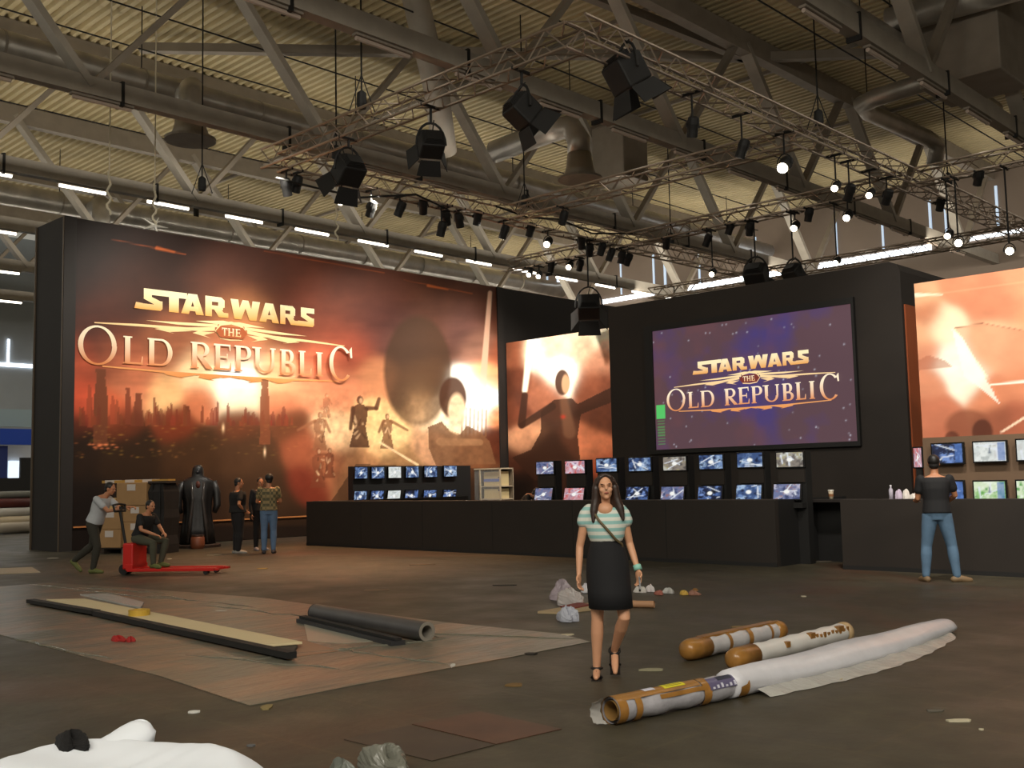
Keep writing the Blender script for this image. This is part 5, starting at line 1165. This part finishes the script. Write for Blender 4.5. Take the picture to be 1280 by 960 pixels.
BASE = dict(hipL=(-.09, 0, .92), hipR=(.09, 0, .92), shL=(-.185, 0, 1.42), shR=(.185, 0, 1.42), neck=(0, 0, 1.48), head=(0, .03, 1.635), elL=(-.23, -.03, 1.13), elR=(.23, -.03, 1.13), wrL=(-.24, .05, .88), wrR=(.24, .05, .88),
            knL=(-.10, .02, .5), knR=(.10, .02, .5), anL=(-.10, -.02, .085), anR=(.10, -.02, .085), toeL=(-.15, 1, 0), toeR=(.15, 1, 0), fwd=(0, 1, 0), up=(0, 0, 1), hdL=(0, .1, -1), hdR=(0, .1, -1), hnL=(1, 0, 0), hnR=(-1, 0, 0), curl=.5)
def person(lab, pos, face, s, J_, top=None, bottom=None, shoe=None, hair=None, skin=SK2, vox=.011, fem=False, sleeve=.28, hairstyle='short', legk=1.0, extra=None, armk=1.0, headk=1.0, top_lo=1, hands=True, loose=.016):
    J = dict(BASE); J.update(J_); pos = V_(pos); ca, sa = math.cos(face), math.sin(face)
    # local y faces (cos face, sin face) in the world
    T = lambda v: V_((pos.x+s*(v[0]*sa+v[1]*ca), pos.y+s*(-v[0]*ca+v[1]*sa), pos.z+s*v[2]))
    t = thing('person', lab, 'person', tuple(pos))
    def fin(name, mb, m, v=vox, it=3):
        me = fuse(mb, v/1.0, it); 
        co = np.empty(len(me.vertices)*3); me.vertices.foreach_get('co', co); co = co.reshape(-1, 3)
        W = np.stack([pos.x+s*(co[:, 0]*sa+co[:, 1]*ca), pos.y+s*(-co[:, 0]*ca+co[:, 1]*sa), pos.z+s*co[:, 2]], 1); me.vertices.foreach_set('co', W.ravel()); me.update()
        return link(name, me, m, t)
    def raw(name, mb, m, parent=None, smooth=True):
        mb.v = [tuple(T(v)) for v in mb.v]; return mb.build(name, m, parent or t, smooth=smooth)
    b = MB(); torso(b, J, 0, fem=fem); b.limb([mix(J['neck'], J['head'], -.3), V_(J['head'])+V_((0, -.02, -.05))], [.055, .048 if fem else .055], 14)
    R3, g = head(b, J['head'], J['fwd'], headk, J['up'], fem)
    for q, sd in (('L', -1), ('R', 1)):
        arm(b, J['sh'+q], J['el'+q], J['wr'+q], armk)
        if hands: hand(b, J['wr'+q], J['hd'+q], J['hn'+q], 1 if q == 'R' else -1, J['curl'])
        leg(b, J['hip'+q], J['kn'+q], J['an'+q], .95*legk); foot(b, J['an'+q], J['toe'+q], .85)
    body = fin('body', b, skin, vox)
    if top:
        m = MB(); torso(m, J, loose, lo=top_lo, hi=5, fem=fem)
        for q in 'LR':
            if sleeve >= 1: arm(m, J['sh'+q], J['el'+q], J['wr'+q], armk, .014)
            elif sleeve > 0: arm(m, J['sh'+q], J['el'+q], J['wr'+q], armk, .016, sleeve)
        top_o = fin('shirt', m, top, vox*1.1, 2)
    if bottom:
        m = MB(); torso(m, J, .012, lo=0, hi=2, fem=fem)
        for q in 'LR': leg(m, J['hip'+q], J['kn'+q], mix(J['kn'+q], J['an'+q], .97), legk, .018)
        fin('trousers', m, bottom, vox*1.1, 2)
    if shoe:
        for q in 'LR':
            m = MB(); foot(m, J['an'+q], J['toe'+q], 1.0, .010); raw('shoe', m, shoe)
    # face parts
    k = headk
    m = MB()
    for sg in (-1, 1): m.ell(g(sg*.03, .082, .0), (.010*k, .004*k, .004*k), R3, 8, 6)
    raw('eyes', m, mat('eye_dark', (30, 22, 18), .3)); m = MB().ell(g(0, .086, -.058), (.022*k, .007*k, .007*k), R3, 10, 6); raw('mouth', m, mat('lips', (150, 78, 66), .5))
    m = MB()
    for sg in (-1, 1): m.ell(g(sg*.03, .086, .02), (.016*k, .004*k, .0028*k), R3, 8, 6)
    raw('eyebrows', m, hair or HAIR2)
    if hair:
        m = MB(); m.ell(g(0, -.024, .034), (.082*k, .094*k, .09*k), R3, 18, 12); m.ell(g(0, -.055, -.03), (.07*k, .05*k, .06*k), R3, 14, 10)
        if hairstyle == 'long':
            for sg in (-1, 1):
                m.limb([g(sg*.06, -.01, .06), g(sg*.083, .005, -.01), g(sg*.09, -.005, -.10), g(sg*.115, .0, -.20), g(sg*.13, .02, -.29)], [.03, .033, .036, .036, .014], 10)
                m.limb([g(sg*.03, -.06, .03), g(sg*.07, -.05, -.1), g(sg*.09, -.04, -.24), g(sg*.08, -.05, -.30)], [.05, .05, .04, .02], 10)
            m.limb([g(-.01, .05, .105), g(.04, .05, .085), g(.066, .04, .03)], [.014, .018, .012], 8); m.limb([g(-.01, .05, .105), g(-.05, .05, .08), g(-.072, .04, .03)], [.014, .018, .012], 8)
        if hairstyle == 'bushy': m.ell(g(0, -.03, .045), (.094*k, .1*k, .095*k), R3, 16, 10)
        ho = fin('hair', m, hair, .008, 1)
    if extra: extra(t, J, T, fin, raw, g, R3)
    return t
def facing_cam(p): return math.atan2(-p.y, -p.x)
def angle(v): return math.atan2(v[1], v[0])
A_R = angle(_r)              # world angle of the picture's right-hand direction

# the walking woman
def stripes():
    m = bpy.data.materials.new('striped_knit'); m.use_nodes = True; nt = m.node_tree; b = nt.nodes['Principled BSDF']; tc = nt.nodes.new('ShaderNodeTexCoord')
    sep = nt.nodes.new('ShaderNodeSeparateXYZ'); nt.links.new(tc.outputs['Object'], sep.inputs[0]); mu = nt.nodes.new('ShaderNodeMath'); mu.operation = 'MULTIPLY'; mu.inputs[1].default_value = 17
    nt.links.new(sep.outputs['Z'], mu.inputs[0]); fr = nt.nodes.new('ShaderNodeMath'); fr.operation = 'FRACT'; nt.links.new(mu.outputs[0], fr.inputs[0])
    r = nt.nodes.new('ShaderNodeValToRGB'); e = r.color_ramp.elements; e[0].position, e[1].position = .46, .56; e[0].color = (*L(206, 208, 198), 1); e[1].color = (*L(140, 184, 180), 1)
    nt.links.new(fr.outputs[0], r.inputs[0]); nt.links.new(r.outputs[0], b.inputs['Base Color']); b.inputs['Roughness'].default_value = .8; return m
wp = fl(757, 846)
JW = dict(hipL=(-.125, .0, .90), hipR=(.045, .02, .90), shL=(-.178, .0, 1.375), shR=(.115, .0, 1.375), neck=(-.035, .0, 1.42), head=(-.042, .045, 1.575), waist=(-.04, 0, 1.13),
          elL=(-.235, -.04, 1.10), elR=(.185, -.03, 1.08), wrL=(-.292, .06, .885), wrR=(.198, .03, .855), knL=(-.165, .13, .50), knR=(.055, .06, .49), anL=(-.085, -.14, .20), anR=(.072, .0, .085),
          toeL=(.02, .8, -.55), toeR=(.05, 1, 0), fwd=(-.06, 1, .10), up=(.05, 0, 1), hdL=(-.1, .25, -1), hdR=(.05, .15, -1), hnL=(.7, .5, 0), hnR=(-.8, .4, 0), curl=.75)
def woman_extra(t, J, T, fin, raw, g, R3):
    m = MB(); rs = []
    for (c, rx, ry) in [((-.04, 0, 1.135), .124, .104), ((-.042, .0, 1.06), .152, .128), ((-.044, .01, .95), .178, .152), ((-.045, .02, .84), .184, .160), ((-.052, .04, .72), .184, .176), ((-.06, .055, .575), .184, .19)]: rs.append([V_(c)+V_((rx*math.cos(2*PI*k/32), ry*math.sin(2*PI*k/32), 0)) for k in range(32)])
    inner = [[V_((v.x*.96-.002, v.y*.93, v.z)) for v in rs[-1]]]
    m.rings(rs+inner, cap=True); raw('skirt', m, mat('black_skirt', (13, 13, 17), .85))
    # strap across the chest, bracelet, phone, sandals, neckline
    m = MB(); P = [(.075, .015, 1.405), (.062, .085, 1.37), (.02, .128, 1.30), (-.05, .142, 1.22), (-.115, .12, 1.14), (-.165, .06, 1.10), (-.185, 0, 1.0), (-.17, -.05, .97)]
    m.tube(P, .011, 6); raw('bag_strap', m, mat('olive_strap', (96, 82, 54), .6))
    m = MB().tube([V_(J['wrL'])+V_((.006, -.01, .035)), V_(J['wrL'])+V_((-.004, .004, -.004))], .035, 16); raw('bracelet', m, mat('mint_bracelet', (140, 196, 180), .5))
    m = MB().box(V_(J['wrL'])+V_((-.01, .045, -.115)), (.014, .06, .11), Matrix.Rotation(.4, 3, 'X')); raw('phone', m, M_GLOSSB, smooth=False)
    for q in 'LR':
        an, te = V_(J['an'+q]), V_(J['toe'+q]).normalized(); m = MB(); rt = te.cross(V_((0, 0, 1))).normalized()
        c = an+te*.065+V_((0, 0, -.088)) if q == 'R' else an+te*.07+rt*.0+te.cross(rt)*.09
        nn = V_((0, 0, 1)) if q == 'R' else -te.cross(rt).normalized()
        Rm3 = Matrix((rt, te, nn)).transposed(); m.box(c, (.085, .25, .014), Rm3); raw('sandal_sole', m, mat('black_leather', (20, 16, 15), .5), smooth=False)
        m = MB(); m.tube([an-nn*.01+rt*.044*math.cos(a)+te*.044*math.sin(a) for a in np.linspace(0, 2*PI, 17)], .011, 6); m.tube([an+te*.1-rt*.044-nn*.078, an+te*.10-nn*.03, an+te*.1+rt*.044-nn*.078], .013, 6); raw('sandal_strap', m, mat('black_leather', (20, 16, 15), .5))
    m = MB()
    for (c, rx, ry) in [(V_(J['shL'])+V_((.0, 0, .0)), .07, .07), (V_(J['shR'])+V_((-.0, 0, .0)), .07, .07)]:
        sg = -1 if c.x < -.03 else 1
        m.limb([c+V_((-sg*.02, 0, .008)), c+V_((sg*.014, 0, -.03)), c+V_((sg*.034, 0, -.085))], [.056, .057, .056], 14)
    rs = [[V_((-.04, 0, z))+V_((rx*math.cos(2*PI*k/28), ry*math.sin(2*PI*k/28), 0)) for k in range(28)] for z, rx, ry in ((1.12, .135, .108), (1.17, .155, .122), (1.24, .168, .13), (1.31, .160, .122), (1.37, .155, .092), (1.405, .118, .078))]
    m.rings(rs); fin('striped_top', m, stripes(), .011, 2)
    m = MB(); m.ell((-.036, .040, 1.385), (.074, .068, .066), None, 16, 12); fin('bare_neckline', m, SK1, .009, 1)
person('woman walking towards the viewer in a striped pale top and black skirt, holding a phone', wp, facing_cam(wp)+.02, 1.0, JW, skin=SK1, hair=HAIR1, hairstyle='long', fem=True, vox=.0062, extra=woman_extra, armk=.86, legk=.98, headk=.97)

# man standing with his back to us at the right counter
mp = fl(1176, 727)
JM = dict(hipL=(-.09, 0, .90), hipR=(.09, 0, .90), shL=(-.185, .02, 1.40), shR=(.185, .02, 1.40), neck=(.0, .04, 1.46), head=(.0, .07, 1.62), elR=(.25, .06, 1.17), wrR=(.16, .27, 1.08), elL=(-.235, .05, 1.13), wrL=(-.26, .26, 1.10), knL=(-.155, .03, .48), knR=(.17, .03, .48), anL=(-.185, -.02, .08), anR=(.21, -.02, .08),
          toeL=(-.35, .9, 0), toeR=(.95, .35, 0), hdR=(-.5, .8, 0), hdL=(.1, 1, .0), hnL=(0, 0, -1), hnR=(0, 0, -1), curl=.5)
def add_badge(t, J, T, fin, raw, g, R3): pass
person('man in black t-shirt and blue jeans standing with his back turned at the right counter', mp, facing_cam(mp)+PI+.05, 1.09, JM, top=mat('black_tshirt', (15, 15, 18), .8), bottom=mat('blue_jeans', (84, 112, 138), .8, noise=.2, nscale=5), shoe=mat('brown_shoe', (120, 98, 70), .6), hair=HAIR2, loose=.03)

# left group
TEE = mat('white_tee', (172, 176, 180), .85); DTR = mat('dark_olive_trousers', (48, 46, 38), .85); BT = mat('black_polo', (16, 15, 16), .8)
p = fl(116, 716); s = 1.07
JP = dict(hipL=(-.09, .02, .90), hipR=(.09, .02, .90), shL=(-.18, .20, 1.36), shR=(.18, .16, 1.36), neck=(0, .24, 1.42), head=(0, .33, 1.55), fwd=(0, 1, -.25), elL=(-.2, .42, 1.17), elR=(.2, .40, 1.14), wrL=(-.12, .66, 1.20), wrR=(.10, .64, 1.18), knL=(-.1, -.08, .5), knR=(.1, .14, .49), anL=(-.1, -.44, .22), anR=(.1, .06, .085),
          toeL=(0, .8, -.7), toeR=(0, 1, 0), hdL=(.1, 1, 0), hdR=(-.1, 1, 0), hnL=(0, 0, -1), hnR=(0, 0, -1), curl=1.0)
person('man in a white t-shirt and dark trousers striding right and pushing the pallet truck handle', p, A_R-.15, s, JP, top=TEE, bottom=DTR, shoe=mat('green_shoe', (92, 98, 50), .7), hair=HAIR2, loose=.03, headk=1.0)
# pallet truck
ux = V_((math.cos(A_R-.15), math.sin(A_R-.15), 0)); uy = V_((-ux.y, ux.x, 0)); j0 = fl(163, 719)
Rj = Matrix((ux, uy, V_((0, 0, 1)))).transposed(); q = lambda x, y, z: j0+ux*x+uy*y+V_((0, 0, z))
RED = mat('red_paint', (190, 30, 22), .35); t = thing('pallet_truck', 'red pallet truck with long forks and black handle, carrying the sitting man', 'pallet truck', tuple(j0))
for y in (-.02, .42): MB().box(q(.85, y, .1), (1.75, .16, .06), Rj).build('fork', RED, t, bevel=.01); MB().tube([q(1.55, y-.05, .05), q(1.55, y+.05, .05)], .045, 14).build('fork_wheel', M_BLACK, t); MB().box(q(1.75, y, .1), (.12, .1, .04), Rj).build('fork_tip', RED, t)
MB().box(q(-.02, .2, .36), (.22, .56, .5), Rj).build('mast_box', RED, t, bevel=.03); MB().box(q(.02, .2, .15), (.14, .6, .12), Rj).build('cross_beam', RED, t, bevel=.01)
MB().tube([q(-.2, .1, .1), q(-.2, .3, .1)], .1, 18).build('steer_wheel', M_BLACK, t); MB().tube([q(-.2, .2, .25), q(-.2, .2, .5)], .07, 14).build('hydraulic_pump', mat('grey_pump', (150, 148, 142), .4, .3), t)
MB().tube([q(-.2, .2, .5), q(-.32, .2, 1.12), q(-.34, .2, 1.22)], .028, 10).build('tiller_arm', M_BLACK, t)
MB().tube([q(-.34, .0, 1.22), q(-.36, -.02, 1.34), q(-.36, .2, 1.36), q(-.36, .42, 1.34), q(-.34, .4, 1.22), q(-.34, .0, 1.22)], .022, 8).build('tiller_loop', M_BLACK, t)
MB().box(q(-.30, .2, 1.28), (.05, .12, .06), Rj).build('control_lever', M_BLACK, t)
# sitting man on the truck
sp_ = fl(176, 719); sp_ = q(.10, .2, 0)
JS = dict(hipL=(-.1, -.02, .70), hipR=(.1, -.02, .70), shL=(-.19, .14, 1.13), shR=(.19, .14, 1.13), neck=(0, .18, 1.19), head=(.0, .24, 1.33), fwd=(.15, 1, -.1), elL=(-.25, .26, .90), elR=(.26, .24, .88), wrL=(-.12, .46, .80), wrR=(.12, .46, .78), knL=(-.2, .45, .64), knR=(.18, .47, .62), anL=(-.14, .38, .23), anR=(.14, .44, .22),
          toeL=(-.1, 1, 0), toeR=(.1, 1, 0), hdL=(.4, .8, -.3), hdR=(-.4, .8, -.3), hnL=(0, 0, -1), hnR=(0, 0, -1), curl=.8)
person('man in black t-shirt sitting on the red pallet truck, hands on his knees', sp_, A_R-.4, .98, JS, top=BT, bottom=mat('olive_trousers', (66, 66, 52), .85), shoe=mat('green_shoe', (92, 98, 50), .7), hair=HAIR2, loose=.03)
c = q(.02, .2, .61)
# men talking
p = fl(297, 692)
person('stout man in black shirt and black trousers standing with his hand on his hip', p, A_R+.55, 1.06, dict(shL=(-.23, 0, 1.40), shR=(.23, 0, 1.40), elR=(.35, -.08, 1.14), wrR=(.19, .06, 1.02), hdR=(-.6, .4, -.4), fwd=(.35, 1, -.05), elL=(-.25, .05, 1.12), wrL=(-.2, .22, .98), hdL=(.3, .8, -.5)), top=BT, bottom=mat('black_trousers', (22, 20, 22), .85), shoe=mat('grey_trainer', (140, 136, 130), .6), hair=HAIR2, loose=.075, legk=1.3)
p = fl(336, 692)
def plaid():
    m = bpy.data.materials.new('checked_shirt'); m.use_nodes = True; nt = m.node_tree; b = nt.nodes['Principled BSDF']; tc = nt.nodes.new('ShaderNodeTexCoord'); ch = nt.nodes.new('ShaderNodeTexChecker'); ch.inputs['Scale'].default_value = 14
    ch.inputs['Color1'].default_value = (*L(140, 122, 84), 1); ch.inputs['Color2'].default_value = (*L(84, 80, 58), 1); nt.links.new(tc.outputs['Object'], ch.inputs['Vector']); nt.links.new(ch.outputs['Color'], b.inputs['Base Color']); b.inputs['Roughness'].default_value = .85; return m
person('man in a checked shirt and blue jeans seen from behind, talking', p, A_R+1.75, 1.10, dict(elL=(-.26, .12, 1.14), wrL=(-.12, .3, 1.12), elR=(.25, .08, 1.14), wrR=(.14, .3, 1.1), hdL=(.5, .8, .2), hdR=(-.5, .8, .2), fwd=(-.3, 1, 0)), top=plaid(), bottom=mat('blue_jeans2', (84, 108, 138), .8, noise=.15, nscale=5), shoe=mat('dark_shoe', (50, 46, 50), .6), hair=HAIR2, hairstyle='bushy', loose=.035)
p2 = fl(325, 688)
person('person in a dark jacket mostly hidden behind the man in the checked shirt', p2, A_R-.9, 1.06, dict(fwd=(.2, 1, 0)), top=mat('dark_jacket', (30, 28, 30), .8), bottom=mat('black_trousers', (22, 20, 22), .85), shoe=mat('pale_shoe', (130, 125, 130), .6), hair=HAIR1, sleeve=1, loose=.03)
bc = fl(320, 688); t = thing('shoulder_bag', 'black shoulder bag hanging at the side of the half-hidden person', 'bag', (bc.x, bc.y, .75))
MB().box((bc.x, bc.y, .95), (.3, .14, .42), Matrix.Rotation(A_R, 3, 'Z')).build('bag_body', M_BLACK, t, bevel=.03); MB().tube([V_((bc.x-.1, bc.y-.1, 1.12)), V_((bc.x+.1, bc.y+.12, 1.5)), V_((bc.x+.12, bc.y+.1, 1.12))], .014, 6).build('bag_strap', M_BLACK, t)
# person bending behind the long counter
bp_ = aty(657, 640, 19.0); bp_.z = 0
person('person in a black t-shirt bending down behind the long counter beside the first monitor stand', bp_, A_R-.1, 1.0, dict(hipL=(-.09, -.15, .86), hipR=(.09, -.15, .86), shL=(-.18, .08, 1.24), shR=(.18, .08, 1.24), neck=(0, .16, 1.27), head=(0, .27, 1.31), fwd=(0, .8, -.6), up=(0, .5, 1), elR=(.24, .05, 1.02), wrR=(.2, .3, .95), elL=(-.24, .1, 1.0), wrL=(-.2, .34, .95), hdR=(0, 1, -.2), hdL=(0, 1, -.2)), top=BT, bottom=mat('black_trousers', (22, 20, 22), .85), shoe=M_BLACK, hair=HAIR2)

# plain draped display figure on a low base (generic, faceless)
p = fl(247, 684); f_ = facing_cam(p)
ca, sa = math.cos(f_), math.sin(f_); TS = lambda v: V_((p.x+v[0]*sa+v[1]*ca, p.y-v[0]*ca+v[1]*sa, v[2]))
t = thing('display_figure', 'tall dark draped display mannequin on a round base in front of the printed wall', 'statue', tuple(p))
DRAPE = mat('dark_drape', (24, 21, 20), .45, bump=.3, nscale=6)
m = MB().tube([TS((0, 0, 0)), TS((0, 0, .07)), TS((0, 0, .09))], [.62, .62, .58], 32); m.build('figure_base', mat('base_brown', (46, 32, 24), .5), t)
rs = []
for (z, rx, ry) in [(.09, .46, .34), (.5, .42, .30), (.95, .36, .26), (1.25, .37, .25), (1.55, .42, .25), (1.78, .45, .22), (1.88, .34, .2), (1.95, .17, .16), (2.05, .16, .17), (2.17, .145, .16), (2.26, .08, .09)]:
    rs.append([TS(((rx*math.cos(a)*(1+.07*math.sin(9*a+z)*(z < 1.7))), ry*math.sin(a)*(1+.07*math.sin(7*a)*(z < 1.7)), z)) for a in [2*PI*k/40 for k in range(40)]])
MB().rings(rs).build('draped_cloth', DRAPE, t, smooth=True)
for sx in (-1, 1):
    m = MB(); m.tube([TS((sx*.40, 0, 1.80)), TS((sx*.50, .02, 1.5)), TS((sx*.52, .05, 1.15)), TS((sx*.44, .1, .95))], [.11, .11, .10, .07], 14); m.build('draped_sleeve', DRAPE, t, smooth=True)
m = MB().ell(TS((0, .10, 2.07)), (.085, .085, .11)); m.build('plain_mannequin_head', mat('mannequin_grey', (26, 26, 30), .3), t, smooth=True)
MB().ell(TS((.0, .24, 1.72)), (.09, .05, .10)).build('chest_panel', mat('brown_panel', (96, 52, 40), .5), t, smooth=True)
m = MB()
for sx in (-1, 1): m.tube([TS((sx*.16, .27, 1.78)), TS((sx*.13, .29, 1.3)), TS((sx*.2, .33, .7)), TS((sx*.26, .36, .15))], [.03, .04, .05, .03], 10)
m.build('glossy_fold', mat('glossy_fold', (60, 55, 52), .18), t, smooth=True)
t = thing('round_tub', 'small round brown tub standing at the foot of the draped figure', 'tub', tuple(TS((0, .75, 0))))
MB().tube([TS((0, .75, 0)), TS((0, .75, .1)), TS((0, .75, .3)), TS((0, .75, .34))], [.16, .19, .18, .15], 20).build('tub_body', mat('tub_brown', (120, 66, 40), .5), t, smooth=True); MB().tube([TS((0, .75, .34)), TS((0, .75, .37))], .17, 20).build('tub_lid', mat('tub_lid', (60, 40, 30), .5), t)

for o in ROOTS:
    if '_world' in o: del o['_world']
